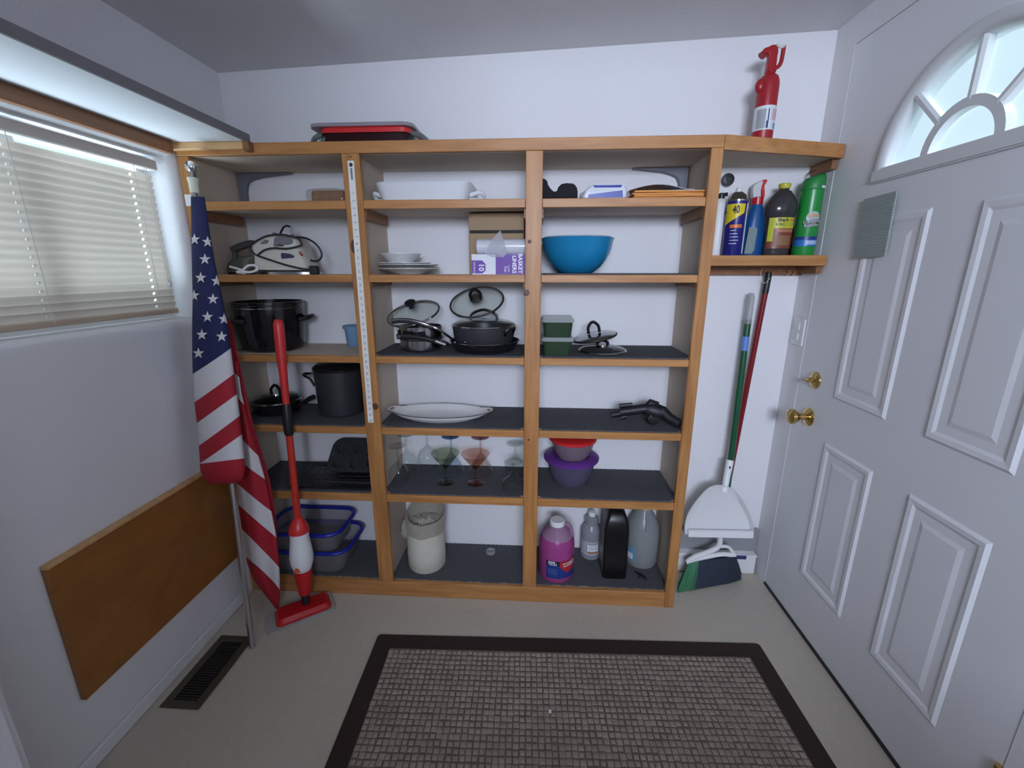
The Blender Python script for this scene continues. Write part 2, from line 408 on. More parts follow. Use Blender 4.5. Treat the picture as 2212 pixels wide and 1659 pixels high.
# ---------------------------------------------------------------- mini blind
BX = -1.252
blind = thing('window_blind', 'closed pale mini blind with cords hanging in the left window', 'blind', (BX, -.41, WZ0))
def slatmat():
    m = bpy.data.materials.new('slat_vinyl'); m.use_nodes = True; nt = m.node_tree; b = nt.nodes['Principled BSDF']
    b.inputs['Base Color'].default_value = (.66, .58, .51, 1); b.inputs['Roughness'].default_value = .45
    t = nt.nodes.new('ShaderNodeBsdfTranslucent'); t.inputs[0].default_value = (.66, .57, .49, 1)
    mx = nt.nodes.new('ShaderNodeMixShader'); mx.inputs[0].default_value = .42
    nt.links.new(b.outputs[0], mx.inputs[1]); nt.links.new(t.outputs[0], mx.inputs[2]); nt.links.new(mx.outputs[0], nt.nodes['Material Output'].inputs[0]); return m
M_slat = slatmat()
BY0, BY1 = -.785, -.046
MB().box(BX-.016, BX+.020, BY0, BY1+.012, 1.618, 1.648).build('headrail', mat('blind_rail', (.62, .58, .54), .4), blind, bevel=.003)
nsl = 20; pitch = .0210
proto = None
for i in range(nsl):
    z = 1.188+i*pitch+.004
    if proto is None:
        sl = MB(); prof = []
        for k in range(7):
            t = -1+2*k/6; prof.append((t*.0125, .0022*(1-t*t)))
        tilt = math.radians(66); ring = []
        for a, h in prof: ring.append((a*math.cos(tilt)-h*math.sin(tilt)*-1, a*math.sin(tilt)+h*math.cos(tilt)))
        cuts = [BY0, -.455, -.446, -.127, -.118, BY1]   # small route holes where the ladder cords pass
        for k in range(5):
            for part_ in ((ring[:3], ring[4:]) if k in (1, 3) else (ring,)):
                sl.rings([[Vector((BX+a, y, z+b)) for a, b in part_] for y in cuts[k:k+2]], False, False, closed=False)
        proto = sl.build('slat', M_slat, blind, smooth=60)
    else:
        c = proto.copy(); COL.objects.link(c); c.parent = blind; c.location = proto.location+Vector((0, 0, i*pitch))
MB().box(BX-.012, BX+.012, BY0, BY1, 1.166, 1.182).build('bottom_rail', mat('blind_bottom_rail', (.55, .43, .32), .4), blind, bevel=.003)
M_cord = mat('cord', (.75, .72, .68), .7)
for y in (-.12, -.45): MB().tube([(BX+.016, y, 1.62), (BX+.016, y, 1.175)], .0008, 5).build('ladder_cord', M_cord, blind)
for y, z in ((-.080, 1.275), (-.088, 1.27)): MB().tube([(BX+.020, y, 1.62), (BX+.024, y+.006, z)], .0009, 5).build('lift_cord', M_cord, blind)
MB().lathe([(.003, 0), (.006, .004), (.004, .02), (0, .022)], c=(BX+.024, -.078, 1.255), seg=10).build('tassel', M_white, blind)

# ---------------------------------------------------------------- deep shelf above the window
M_under = mat('painted_shelf', (.74, .76, .78), .6)
sh = thing('window_shelf', 'deep white shelf above the left window with wooden ledger strips', 'shelf', (-1.06, -.4, 1.70))
MB().box(XL, -.938, -.92, -.001, 1.705, 1.727).build('shelf_board', M_under, sh, smooth=0)
MB().box(-.9379, -.931, -.92, -.001, 1.704, 1.728).build('front_edge', mat('shaded_edge', (.20, .19, .20), .8), sh, smooth=0)  # front face coloured dark to stand for its shade
MB().box(XL, XL+.020, -.92, -.03, 1.668, 1.705).build('wall_cleat', M_cleat, sh, smooth=0, bevel=.0015)
MB().box(XL, -.943, -.022, -.001, 1.683, 1.7045).build('ledger_strip', M_pinelight, sh, smooth=0, bevel=.0015)
MB().box(-.942, -.922, -.030, -.001, 1.676, 1.7045).build('end_block', M_cleat, sh, smooth=0, bevel=.0015)

# ---------------------------------------------------------------- built-in shelving
unit = thing('shelving_unit', 'built-in pine shelving unit with three bays and six rows across the back wall', 'shelving', (-.32, .13, 0))
ROWS = [(1.530, 1.503), (1.293, 1.268), (1.010, .985), (.740, .713), (.464, .433)]
PANELS = [(XL+.001, -1.166), (-.622, -.596), (-.032, -.007), (.539, .557)]
TRIMS = [(XL+.001, -1.150), (-.637, -.579), (-.046, .008), (.520, .557)]
BAYS = [(-1.166, -.622), (-.596, -.032), (-.007, .539)]
TBAY = [(-1.150, -.637), (-.579, -.046), (.008, .520)]
for a, b in PANELS: MB().box(a, b, .019, YB-.001, 0, 1.669).build('side_panel', M_board, unit, smooth=0)
for i, (a, b) in enumerate(TRIMS):
    t = MB().box(a, b, 0, .019, .069 if i in (1, 2) else 0, 1.669).build('upright', M_pineV, unit, smooth=0, bevel=.0015)
MB().box(XL+.001, .557, .019, YB-.001, 1.669, 1.704).build('top_board', M_board, unit, smooth=0)
MB().box(XL+.001, .557, 0, .0185, 1.6695, 1.705).build('top_edge', M_pineH, unit, smooth=0, bevel=.0015)
tr = MB(); tr.prism([(.5575, .019), (XR-.002, .143), (XR-.002, YB-.001), (.5575, YB-.001)], 1.669, 1.704, 'z'); tr.build('corner_board', M_board, unit, smooth=0)
tr = MB(); tr.prism([(.5575, 0), (XR-.002, .128), (XR-.002, .142), (.5575, .0185)], 1.664, 1.705, 'z'); tr.build('corner_edge', M_pineH, unit, smooth=0)
MB().box(XR-.021, XR-.002, .15, YB-.001, 1.635, 1.668).build('cleat', M_cleat, unit, smooth=0)
for zi, (zt_, zb_) in enumerate(ROWS):
    for bi, ((a, b), (c, d)) in enumerate(zip(BAYS, TBAY)):
        sb = MB().box(a+.0005, b-.0005, .019, YB-.001, zb_+.004, zt_).build('shelf', M_board, unit, smooth=0)
        MB().box(c+.0005, d-.0005, .001, .0185, zb_, zt_).build('edge_strip', M_pineH, sb, smooth=0, bevel=.0015)
        for x0, x1 in ((a+.0005, a+.019), (b-.019, b-.0005)):
            h = .034 if zi == 0 else (.020 if zi == 1 else .012)
            MB().box(x0, x1, .021, .235, zb_+.004-h, zb_+.0035).build('cleat', M_cleat, unit, smooth=0)
for (a, b), (c, d) in zip(BAYS, TBAY):
    MB().box(a+.0005, b-.0005, .019, YB-.001, .045, .066).build('base_board', M_board, unit, smooth=0)
MB().box(-1.150, .520, 0, .0185, 0, .068).build('kick_board', M_pineH, unit, smooth=0, bevel=.0015)
# dark knots in the pine uprights
M_knot = mat('pine_knot', (.10, .035, .015), .5, noise=.4, nscale=120)
for u, v, r, ry in ((765, 533, 9, 17), (811, 878, 8, 9), (1144, 522, 5, 5), (1139, 632, 6, 8), (1136, 634, 5, 6), (1142, 950, 3, 3)):
    p = at(u, v, y=0); s_ = mpp(p); q = MB(); q.ball((p.x, .0006, p.z), (r*s_, .0012, ry*s_), 14, 6); q.build('knot', M_knot, unit)
# small shelf in the right corner
cs = thing('corner_shelf', 'small wooden corner shelf with hook rail between shelving and right wall', 'shelf', (.77, .2, 1.29))
MB().box(.558, XR-.002, .138, YB-.001, 1.325, 1.357).build('shelf_board', M_board, cs, smooth=0)
MB().box(.558, XR-.002, .119, .1375, 1.323, 1.358).build('edge_strip', M_pineH, cs, smooth=0, bevel=.0015)
rail = MB().box(.558, XR-.002, YB-.021, YB-.001, 1.290, 1.3245).build('hook_rail', M_cleat, cs, smooth=0)
for x in (.845, .862, .930, .950):
    q = MB(); q.tube([(x, YB-.021, 1.306), (x, YB-.034, 1.303), (x, YB-.040, 1.296), (x, YB-.034, 1.290), (x, YB-.028, 1.294)], .0016, 6); q.build('cup_hook', M_chrome, cs)
MB().box(XR-.021, XR-.002, .14, YB-.022, 1.296, 1.3245).build('side_cleat', M_cleat, cs, smooth=0)
for y in (.236, .254):
    q = MB(); q.tube([(XR-.022, y, 1.650), (XR-.034, y, 1.646), (XR-.040, y, 1.632), (XR-.034, y, 1.622)], .0016, 6); q.build('cup_hook', M_steel, unit)

# shelf liners
def liner(row, bay, label):
    z = ROWS[row][0] if row < 5 else .066
    a, b = BAYS[bay]; m = MB(); y0 = .006 if row < 5 else .019; a += .004; b -= .004; n = 56; top = []; bot = []
    c, d = TBAY[bay]
    ys = [(y0+random.uniform(0, .004)) for i in range(n+1)]
    y1 = [YB-.004-(.003 if i % 2 else 0) for i in range(n+1)]
    rs = []
    for i in range(n+1):
        x = a+(b-a)*i/n; fy = ys[i] if c+.012 < x < d-.012 else .021
        rs.append([(x, fy, z+.0005), (x, y1[i], z+.0005), (x, y1[i], z+.0045), (x, fy, z+.0045)])
    m.rings(rs)
    tag(m.build('shelf_liner', M_liner, smooth=0), label, 'shelf liner', 'ribbed shelf liners')
liner(1, 2, 'dark ribbed liner under the big teal bowl')
liner(2, 1, 'dark ribbed liner under the stacked pans')
liner(2, 2, 'dark ribbed liner under the green containers and two glass lids')
liner(3, 0, 'dark ribbed liner under the tall black pot')
liner(3, 1, 'dark ribbed liner under the oval white platter')
liner(3, 2, 'dark ribbed liner under the black pistol-shaped gadget')
liner(4, 0, 'dark ribbed liner under the muffin tin')
liner(4, 1, 'dark ribbed liner under the stemmed glasses')
liner(4, 2, 'dark ribbed liner under the purple-lidded bowl')
liner(5, 0, 'dark ribbed liner under the blue-rimmed boxes')
liner(5, 1, 'dark ribbed liner under the bagged white roll')
liner(5, 2, 'dark ribbed liner under the pink jug')
LZ = .0047
def rowz(r, b=None):
    z = ROWS[r][0] if r < 5 else .066
    lined = {(1,2),(2,1),(2,2)} | {(r_, b_) for r_ in (3,4,5) for b_ in (0,1,2)}
    return z+(LZ if (r, b) in lined else .0003)

# measuring tape on the second upright
p0, p1 = at(757, 347, y=-.003), at(801, 913, y=-.003); dirx = (p1-p0)
tape = thing('measuring_strip', 'white measuring strip with numbers pinned down the second upright', 'ruler', p1)
hw = .0105
tm = MB(); tm.rings([[(p.x-hw, -.0025, p.z), (p.x+hw, -.0025, p.z), (p.x+hw, -.0006, p.z), (p.x-hw, -.0006, p.z)] for p in (p0, p1)])
tm.build('strip', mat('ruler_white', (.78, .78, .72), .6), tape, smooth=0)
M_ink = mat('black_ink', (.03, .03, .04), .6)
tm = MB(); n = 36
for i in range(1, n+1):
    p = p0.lerp(p1, .11+.88*(i-1)/(n-1)); text_flat(tm, str(i), .011, (p.x, -.0028, p.z), rot=-PI/2+.0)
tm.build('numerals', M_ink, tape, smooth=0)
q = MB(); q.lathe([(.006, 0), (0, .0002)], T=Matrix.Translation((p0.x, -.0027, p0.z-.012)) @ Matrix.Rotation(PI/2, 4, 'X'), seg=16); q.build('round_mark', M_ink, tape)
q = MB(); q.box(p0.x-.003, p0.x+.003, -.0028, -.0025, p0.z-.056, p0.z-.022); q.build('print_mark', mat('grey_ink', (.2, .2, .22), .6), tape, smooth=0)
MB().lathe([(.0025, 0), (0, .003)], T=Matrix.Translation((p0.x, 0, p0.z+.012)) @ Matrix.Rotation(PI/2, 4, 'X'), seg=8).build('nail', M_blacksatin, tape)

# gray angle brackets under the top board
M_brk = mat('bracket_grey', (.16, .165, .19), .5)
def bracket(xc, sgn, label, w, h, name):
    """flat steel angle plate with a curved inside corner, standing against the back wall"""
    x = lambda t: xc+sgn*t
    out = [(x(0), -h), (x(0), 0), (x(w), 0), (x(w), -.004)]
    inner = [(x(w*.72), -.010), (x(w*.45), -.016), (x(.060), -.024), (x(.040), -.033), (x(.030), -.050), (x(.026), -.075), (x(.024), -h)]
    m = MB(); m.prism([(a, 1.6685+b) for a, b in out+inner], YB-.024, YB-.004, 'y')
    tag(m.build(name, M_brk, smooth=0, bevel=.002), label, 'bracket')
bracket(-1.163, 1, 'dark grey curved bracket plate on the back wall above the iron', .215, .138, 'bracket_plate')
bracket(.535, -1, 'blue grey curved bracket plate on the back wall above the orange envelopes', .20, .138, 'bracket_plate')

# ---------------------------------------------------------------- wooden panel, register, mat
pn = thing('wall_panel', 'brown wooden board fixed low on the left wall', 'board', (XL+.01, -.36, .205))
MB().box(XL+.001, XL+.017, -.665, -.045, .210, .607).build('board', M_panelwood, pn, smooth=0, bevel=.001)
MB().box(XL+.001, XL+.022, -.665, -.045, .6075, .617).build('top_edge', M_pinelight, pn, smooth=0, bevel=.001)
vent = thing('floor_register', 'dark bronze floor register beside the flag pole foot', 'vent', (-1.085, -.376, 0))
M_bronze = mat('bronze_vent', (.075, .062, .040), .4, .3)
vx0, vx1, vy0, vy1 = -1.150, -1.022, -.515, -.240
f = MB()
for b in ((vx0, vx1, vy0, vy0+.026), (vx0, vx1, vy1-.026, vy1), (vx0, vx0+.026, vy0+.026, vy1-.026), (vx1-.026, vx1, vy0+.026, vy1-.026)): f.box(*b, .0005, .006)
f.build('frame', M_bronze, vent, smooth=0, bevel=.002)
MB().box(vx0+.02, vx1-.02, vy0+.02, vy1-.02, .0004, .0012).build('damper', M_black, vent, smooth=0)
pr = None
for i in range(24):
    y = vy0+.030+i*.0092
    if pr is None: pr = MB().box(vx0+.026, vx1-.026, y, y+.0026, .0015, .005).build('louver', mat('vent_dark', (.03, .026, .02), .5), vent, smooth=0)
    else:
        c = pr.copy(); COL.objects.link(c); c.parent = vent; c.location = pr.location+Vector((0, i*.0092, 0))

TM = Matrix.Translation((.12, -.183, 0)) @ Matrix.Rotation(math.radians(1.7), 4, 'Z')
mt = thing('door_mat', 'brown bordered entrance mat with woven beige field on the floor', 'mat', (.12, -.45, 0))
hwM, dM, bw = .692, .545, .062
m = MB(); m.rings([rrect(0, -dM/2, hwM, dM/2, .012, z) for z in (.0005, .006)], T=TM); m.build('rubber_border', mat('brown_rubber', (.030, .016, .012), .85, bump=.3), mt, smooth=0)
m = MB(); m.box(-hwM+bw, hwM-bw, -dM+bw, -bw, .006, .0085, T=TM); m.build('backing', mat('mat_backing', (.15, .115, .095), .95), mt, smooth=0)
m = MB(); px, py = .0185, .0190; nx = int((2*(hwM-bw))/px); ny = int((dM-2*bw)/py)
for i in range(nx):
    for j in range(ny):
        cx = -hwM+bw+px*(i+.5+random.uniform(-.07, .07)); cy = -dM+bw+py*(j+.5+random.uniform(-.07, .07)); e = random.uniform(.85, 1.1); hx, hy = px*.44*e, py*.43*e; h = .0085+.0028*random.uniform(.75, 1.25)
        vs = [(cx-hx, cy-hy, .0080), (cx+hx, cy-hy, .0080), (cx+hx, cy+hy, .0080), (cx-hx, cy+hy, .0080)]+[(cx+a*hx*.62, cy+b*hy*.58, h) for a, b in ((-1,-1),(1,-1),(1,1),(-1,1))]
        m.add(vs, [(4,5,6,7),(0,1,5,4),(1,2,6,5),(2,3,7,6),(3,0,4,7)], T=TM)
m.build('woven_field', mat('mat_fibre', (.37, .305, .25), .95, noise=.35, nscale=14, bump=.5, bscale=500, spec=.1), mt, smooth=60, kind='stuff')
cr = at(1188, 1537, z=.012); q = MB(); q.box(cr.x-.004, cr.x+.004, cr.y-.006, cr.y+.004, .0125, .0145)
tag(q.build('paper_scrap', M_white, smooth=0), 'tiny white scrap lying on the woven mat', 'scrap')

# ---------------------------------------------------------------- flag on its pole
pb, pt = Vector((-1.004, -.283, 0)), Vector((-1.106, -.048, 1.645))
def pole(z): return pb.lerp(pt, z/pt.z)
flag = thing('flag', 'furled American flag on a silver pole leaning in the left corner', 'flag', pb)
MB().tube([pole(.0025), pole(.09), pole(.60)], .0095, 14).build('lower_pole', M_alu, flag)
MB().tube([pole(.085), pole(.095)], .0112, 14).build('ferrule', M_alu, flag)
MB().tube([pole(.58), pole(1.61)], .0085, 14).build('upper_pole', M_steel, flag)
MB().ball(pole(1.625), .0185, 20, 12).build('ball_finial', M_chrome, flag)
MB().tube([pole(1.545), pole(1.575), pole(1.583), pole(1.59)], [.013, .0135, .016, .0165], 14).build('collar', mat('cream_collar', (.72, .72, .60), .5), flag)
t = pole(1.528); q = MB(); q.box(t.x-.026, t.x-.004, t.y-.012, t.y-.010, t.z-.022, t.z+.012); q.build('care_tag', M_white, flag, smooth=0)
M_navy = mat('flag_navy', (.009, .015, .085), .75, bump=.25, bscale=900); M_fred = mat('flag_red', (.40, .012, .025), .75, bump=.25, bscale=900); M_fwhite = mat('flag_white', (.70, .68, .68), .75, bump=.2, bscale=900)
def interp(tab, v):
    if v <= tab[0][0]: return tab[0][1:]
    for a, b in zip(tab, tab[1:]):
        if v <= b[0]:
            t = (v-a[0])/(b[0]-a[0]); return tuple(x+(y-x)*t for x, y in zip(a[1:], b[1:]))
    return tab[-1][1:]
def lobe(edges, yfun, bounds, colors, name, flat=.55, cols=22, rows=9, fold=.0):
    """cloth tube: edges = (v, uL, uR); bounds = list of (vLeft, vRight) lines between colour bands"""
    m = MB(); ring_prev = None
    for k in range(len(bounds)-1):
        m.cur = colors[k]; rs = []
        for i in range(rows+1):
            ring = []
            for j in range(2*cols):
                ang = PI*j/cols; s = .5-.5*math.cos(ang); front = math.sin(ang)   # j=0 left, cols right, front half first
                a = bounds[k][0]+(bounds[k][1]-bounds[k][0])*s; b = bounds[k+1][0]+(bounds[k+1][1]-bounds[k+1][0])*s
                v = a+(b-a)*i/rows; uL, uR = interp(edges, v); yc = yfun(v)
                hw = (uR-uL)/2*mpp(at((uL+uR)/2, v, y=yc))
                y = yc-front*min(hw*flat, .05)*(1 if front > 0 else .55)+fold*math.sin(s*9+v*.012)*hw
                u = uL+(uR-uL)*s; ring.append(at(u, v, y=y if front > 0 else yc-front*min(hw*flat, .05)*.55))
            rs.append(ring)
        m.rings(rs, k == 0, k == len(bounds)-2)
    return m
E1 = [(425,412,442),(500,413,453),(560,414,463),(640,416,480),(700,415,492),(760,415,500),(808,416,506),(870,420,515),(930,427,522),(985,431,528),(1015,432,530),(1035,440,526),(1046,455,508)]
def poleY(v): return pole(max(0, at(440+(v-425)*.09, v, y=-.12).z)).y
f1 = lambda v: max(poleY(v)-.012, -.25)+.0
B1 = [(425,425),(808,752),(869,807),(914,851),(963,898),(1001,938),(1002,990),(1046,1044)]
m = lobe(E1, f1, B1, [0,2,1,2,1,2,1], 'cloth')
cl = m.build('cloth', [M_navy, M_fred, M_fwhite], flag, smooth=80)
E3 = [(690,486,497),(760,495,512),(850,505,532),(930,512,551),(1000,520,572),(1040,528,584),(1100,545,594),(1160,575,600),(1200,592,601)]
f3 = lambda v: -.075
m = lobe(E3, f3, [(690,690),(800,812),(868,870),(1200,1200)], [1,1,1], 'cloth', flat=.5, rows=14, fold=.10)
m.build('outer_fold', [M_navy, M_fred, M_fwhite], flag, smooth=80)
E2 = [(780,498,512),(850,504,522),(900,506,534),(960,508,552),(1010,508,566),(1045,511,576),(1100,516,586),(1150,523,596),(1210,532,603),(1250,545,605),(1285,572,605),(1305,588,603),(1316,597,601)]
f2 = lambda v: -.114
B2 = [(780,780),(800,815),(845,875),(925,985),(985,1036),(1043,1105),(1090,1162),(1142,1227),(1202,1276),(1316,1316)]
m = lobe(E2, f2, B2, [1,2,1,2,1,2,1,2,1], 'cloth', flat=.5, rows=9, fold=.10)
m.build('hanging_fold', [M_navy, M_fred, M_fwhite], flag, smooth=80)
def star(u, v, r):
    pts = []; rs = []
    for k in range(10):
        a = PI/2+PI*k/5; rr = r if k % 2 == 0 else r*.40
        pts.append((u+rr*math.cos(a), v-rr*math.sin(a)))
    q = MB(); P = []
    for (a, b) in pts+[(u, v)]:
        uL, uR = interp(E1, b); a = min(max(a, uL+.6), uR-.6); s = (a-uL)/(uR-uL); yc = f1(b)
        hw = (uR-uL)/2*mpp(at((uL+uR)/2, b, y=yc)); fr = math.sqrt(max(0, 1-(1-2*s)**2))
        P.append(at(a, b, y=yc-fr*min(hw*.55, .05)-.0034))
    q.add(P, [(k, (k+1) % 10, 10) for k in range(10)]); q.build('star', M_fwhite, cl, smooth=0)
for u, v in ((420,517),(448.5,522.5),(442.5,560),(433.5,600),(468,607),(419,638),(460,646),(448,684.5),(484,689),(436,723),(479,727),(428.5,763)): star(u, v, 13)

# ---------------------------------------------------------------- spray mop
mh = at(650, 1312, z=.02)
mop = thing('spray_mop', 'red and white spray mop leaning against the shelving', 'mop', (mh.x, mh.y, 0))
hd0, hd1 = at(600, 1334, z=.012), at(716, 1291, z=.012); hd0.z = hd1.z = 0; cdir = (hd1-hd0).normalized(); cc = (hd0+hd1)/2+Vector((0, -.014, 0)); L = (hd1-hd0).length
TH = Matrix.Translation(cc) @ Matrix.Rotation(math.atan2(cdir.y, cdir.x), 4, 'Z')
m = MB(); m.rings([rrect(0, 0, L/2-i, .048-i, .018, z) for i, z in ((0, .012), (0, .020), (.012, .034), (.03, .036))], T=TH); m.build('head', M_red, mop)
m = MB(); m.rings([rrect(-.01, 0, L/2+.022, .058, .02, z) for z in (.0008, .006, .0115)], T=TH); m.build('pad', mat('mop_pad', (.42, .40, .37), .95, bump=.8, bscale=300), mop)
base = cc+Vector((.008, .01, .036)); top = at(600, 690, y=-.022); ax = top-base
j = lambda t, dx=0: base+ax*t+Vector((dx, 0, 0))
def zt_of(v, u): # fraction along the mop for a picture height
    best = min(range(1601), key=lambda k: abs(_proj(j(k/1600))[1]-v)); return best/1600
def _proj(p):
    d = Vector(p)-CAM; w_ = d.dot(_F); return 1106+FPX*d.dot(_R)/w_, 829.5-FPX*d.dot(_U)/w_
def mr(px, t): return px*mpp(j(t))
def seg(name, pts, m_): # pts: (v, halfwidth px)
    P = []; R = []
    for v, h in pts: t = zt_of(v, 0); P.append(j(t)); R.append(mr(h, t))
    q = MB(); q.tube(P, R, 18); return q.build(name, m_, mop)
seg('joint', [(1302, 8), (1278, 8)], M_black)
seg('lower_body', [(1281, 12), (1262, 15), (1240, 18), (1229, 17)], M_red)
seg('bottle', [(1236, 12), (1228, 18), (1215, 22.5), (1200, 24), (1178, 21.5), (1160, 19), (1146, 20)], M_white)
seg('bottle_cap', [(1149, 21), (1138, 20), (1127, 15), (1118, 8)], M_redlight)
seg('tube', [(1125, 7.5), (930, 7)], mat('orange_red_tube', (.55, .035, .02), .35))
seg('grip_joint', [(940, 8), (936, 9.5), (905, 11), (880, 9), (872, 8)], M_black)
seg('handle', [(878, 7), (800, 8.5), (750, 11), (715, 11), (700, 10.5), (693, 8.5), (688, 5.5), (686, 2.5), (685, .5)], M_redlight)
d = at(640, 1218, y=j(.17).y); q = MB(); t_ = zt_of(1217, 0); c_ = j(t_); q.prism([(c_.x-.014, c_.z-.012), (c_.x+.012, c_.z-.012), (c_.x+.008, c_.z+.004), (c_.x-.002, c_.z+.010)], c_.y-mr(22.5, t_)-.0015, c_.y-mr(22.5, t_)+.004, 'y'); q.build('bottle_mark', mat('orange_print', (.62, .13, .05), .5), mop, smooth=0)

# ---------------------------------------------------------------- broom, dustpan, red pole
bt, bb = at(1624, 625, y=.235), at(1556, 1175, y=.170)
br = thing('broom', 'green handled angle broom with green and slate bristles in the right corner', 'broom', (.75, .14, 0))
bl = lambda t: bb.lerp(bt, t)
def onl(v, a, b):
    k = min(range(401), key=lambda k: abs(_proj(a.lerp(b, k/400))[1]-v)); return a.lerp(b, k/400)
MB().tube([onl(1160, bb, bt), onl(690, bb, bt)], .0125, 12).build('handle', mat('green_metal', (.008, .085, .035), .3), br)
MB().tube([onl(700, bb, bt), onl(640, bb, bt), onl(632, bb, bt)], [.0135, .0135, .008], 12).build('hanging_cap', M_clearplastic, br)
c0 = onl(758, bb, bt); MB().tube([c0, c0+(bt-bb).normalized()*.055], .0130, 12).build('sticker', mat('blue_sticker', (.12, .25, .60), .5), br)
# white yoke with two loops
q = MB(); y_ = .16
A = [at(u, v, y=y_) for u, v in ((1485,1212),(1500,1197),(1530,1188),(1560,1184),(1582,1190),(1590,1200),(1570,1202),(1540,1206),(1510,1216),(1488,1220))]
yk = MB()
yk.tube(smoothpts([at(1556,1160,y=y_), at(1552,1180,y=y_), at(1530,1192,y=y_), at(1500,1203,y=y_), at(1484,1214,y=y_)], 4), [.011]*17, 10)
yk.tube(smoothpts([at(1556,1180,y=y_), at(1574,1182,y=y_), at(1588,1200,y=y_)], 4), .007, 8)
yk.tube(smoothpts([at(1482,1214,y=y_), at(1520,1204,y=y_), at(1560,1197,y=y_), at(1588,1200,y=y_)], 4), .010, 10)
yk.build('yoke', M_white, br)
# bristle block: many flared bristles, two colours
def bristles(name, u0, u1, m_, n):
    q = MB()
    for i in range(n):
        t = i/(n-1); top_u = u0[0]+(u1[0]-u0[0])*t; top_v = u0[1]+(u1[1]-u0[1])*t
        bu = u0[2]+(u1[2]-u0[2])*t; bv = u0[3]+(u1[3]-u0[3])*t
        for k in range(3):
            yo = (k-1)*.016; a = at(top_u, top_v, y=y_+yo*.5); b = at(bu, bv+random.uniform(-3, 2), z=.003)
            b.y = .105+.09*((bu-1465)/140)+yo*1.4; b = Vector((at(bu, bv, y=b.y).x, b.y, max(.0060, at(bu, bv, y=b.y).z)))
            q.tube([a, a.lerp(b, .5)+Vector((random.uniform(-.002, .002), 0, 0)), b], [.0036, .0044, .0040], 5)
    o_ = q.build(name, m_, br); o_['kind'] = 'stuff'; return o_
bristles('green_bristles', (1488, 1218, 1464, 1284), (1508, 1212, 1496, 1284), mat('green_bristle', (.01, .16, .055), .6), 9)
bristles('slate_bristles', (1509, 1212, 1500, 1283), (1588, 1202, 1599, 1252), mat('slate_bristle', (.030, .042, .065), .7), 26)
# dustpan clipped over the handle
dp = thing('dustpan', 'white dustpan clipped upside down on the broom handle', 'dustpan', at(1553, 1155, y=.122))
yp = .122; pan = [(1480,1155),(1479,1135),(1486,1110),(1502,1085),(1526,1058),(1545,1049),(1568,1050),(1590,1062),(1610,1090),(1624,1120),(1628,1140),(1628,1160)]
pan = [(p.x, p.y) for p in smoothpts([(u, v, 0) for u, v in pan], 4)]
q = MB(); outl = [at(u, v, y=yp) for u, v in pan]
inner = [at(1556+(u-1556)*.88, 1110+(v-1110)*.88+ (6 if v < 1140 else 4), y=yp+.022) for u, v in pan]
back = [at(1556+(u-1556)*.90, 1110+(v-1110)*.90+5, y=yp+.026) for u, v in pan]
out2 = [p+Vector((0, .004, 0)) for p in outl]
q.rings([inner, outl, out2, back], True, True); q.build('pan', M_white, dp, smooth=50)
q = MB(); l0, l1 = at(1488, 1147, y=yp-.004), at(1628, 1149, y=yp-.004); l2, l3 = at(1627, 1163, y=yp-.008), at(1487, 1160, y=yp-.008)
q.rings([[l0, l1, l2, l3], [p+Vector((0, .012, 0)) for p in (l0, l1, l2, l3)]]); q.build('lip', M_white, dp, smooth=0)
h0, h1 = at(1564, 1062, y=yp+.010), at(1577, 994, y=.168)
q = MB(); q.tube([h0, h0.lerp(h1, .2), h0.lerp(h1, .55), h1], [.016, .0125, .013, .0145], 14); hh = q.build('handle', M_white, dp)
q = MB(); hc = at(1577, 1010, y=.1425); q.ball(hc, (.0028, .0012, .006), 12, 6); q.build('hanging_hole', M_black, dp)
# dark red pole hanging from the rail behind the broom
r0, r1 = at(1661, 590, y=.236), at(1600, 905, y=.250)
rp = thing('red_pole', 'dark red pole with black hanging end behind the green broom handle', 'pole', at(1580, 1040, y=.256))
rd = (r1-r0).normalized()
MB().tube([r0+rd*.07, r0+rd*.92], .0105, 12).build('shaft', mat('dark_red_metal', (.20, .008, .012), .3), rp)
MB().tube([r0-rd*.005, r0+rd*.012, r0+rd*.075], [.008, .0115, .0115], 12).build('hanging_end', M_black, rp)
q = MB(); q.tube(smoothpts([at(1648,582,y=.248), at(1643,590,y=.246), at(1650,612,y=.225), at(1664,600,y=.225)], 5), .0008, 5); q.build('string', M_cord, rp)
# low things on the floor behind the broom
lb = thing('storage_box', 'low white box on the floor behind the broom head', 'box', (.77, .245, 0))
MB().box(.575, .975, .226, .262, .0008, .085).build('carton', M_trimwhite, lb, bevel=.003)
MB().box(.572, .978, .224, .263, .0855, .094).build('lid', M_white, lb, bevel=.002)
MB().box(.79, .93, .2228, .2239, .076, .094).build('blue_strip', mat('navy_strip', (.02, .035, .13), .6), lb, smooth=0)
q = MB(); q.box(.566, .984, .264, .272, .001, .205)
tag(q.build('plastic_sheet', mat('grey_sheet', (.30, .30, .31), .35), smooth=0), 'grey plastic sheet standing against the wall behind the low white box', 'sheet')

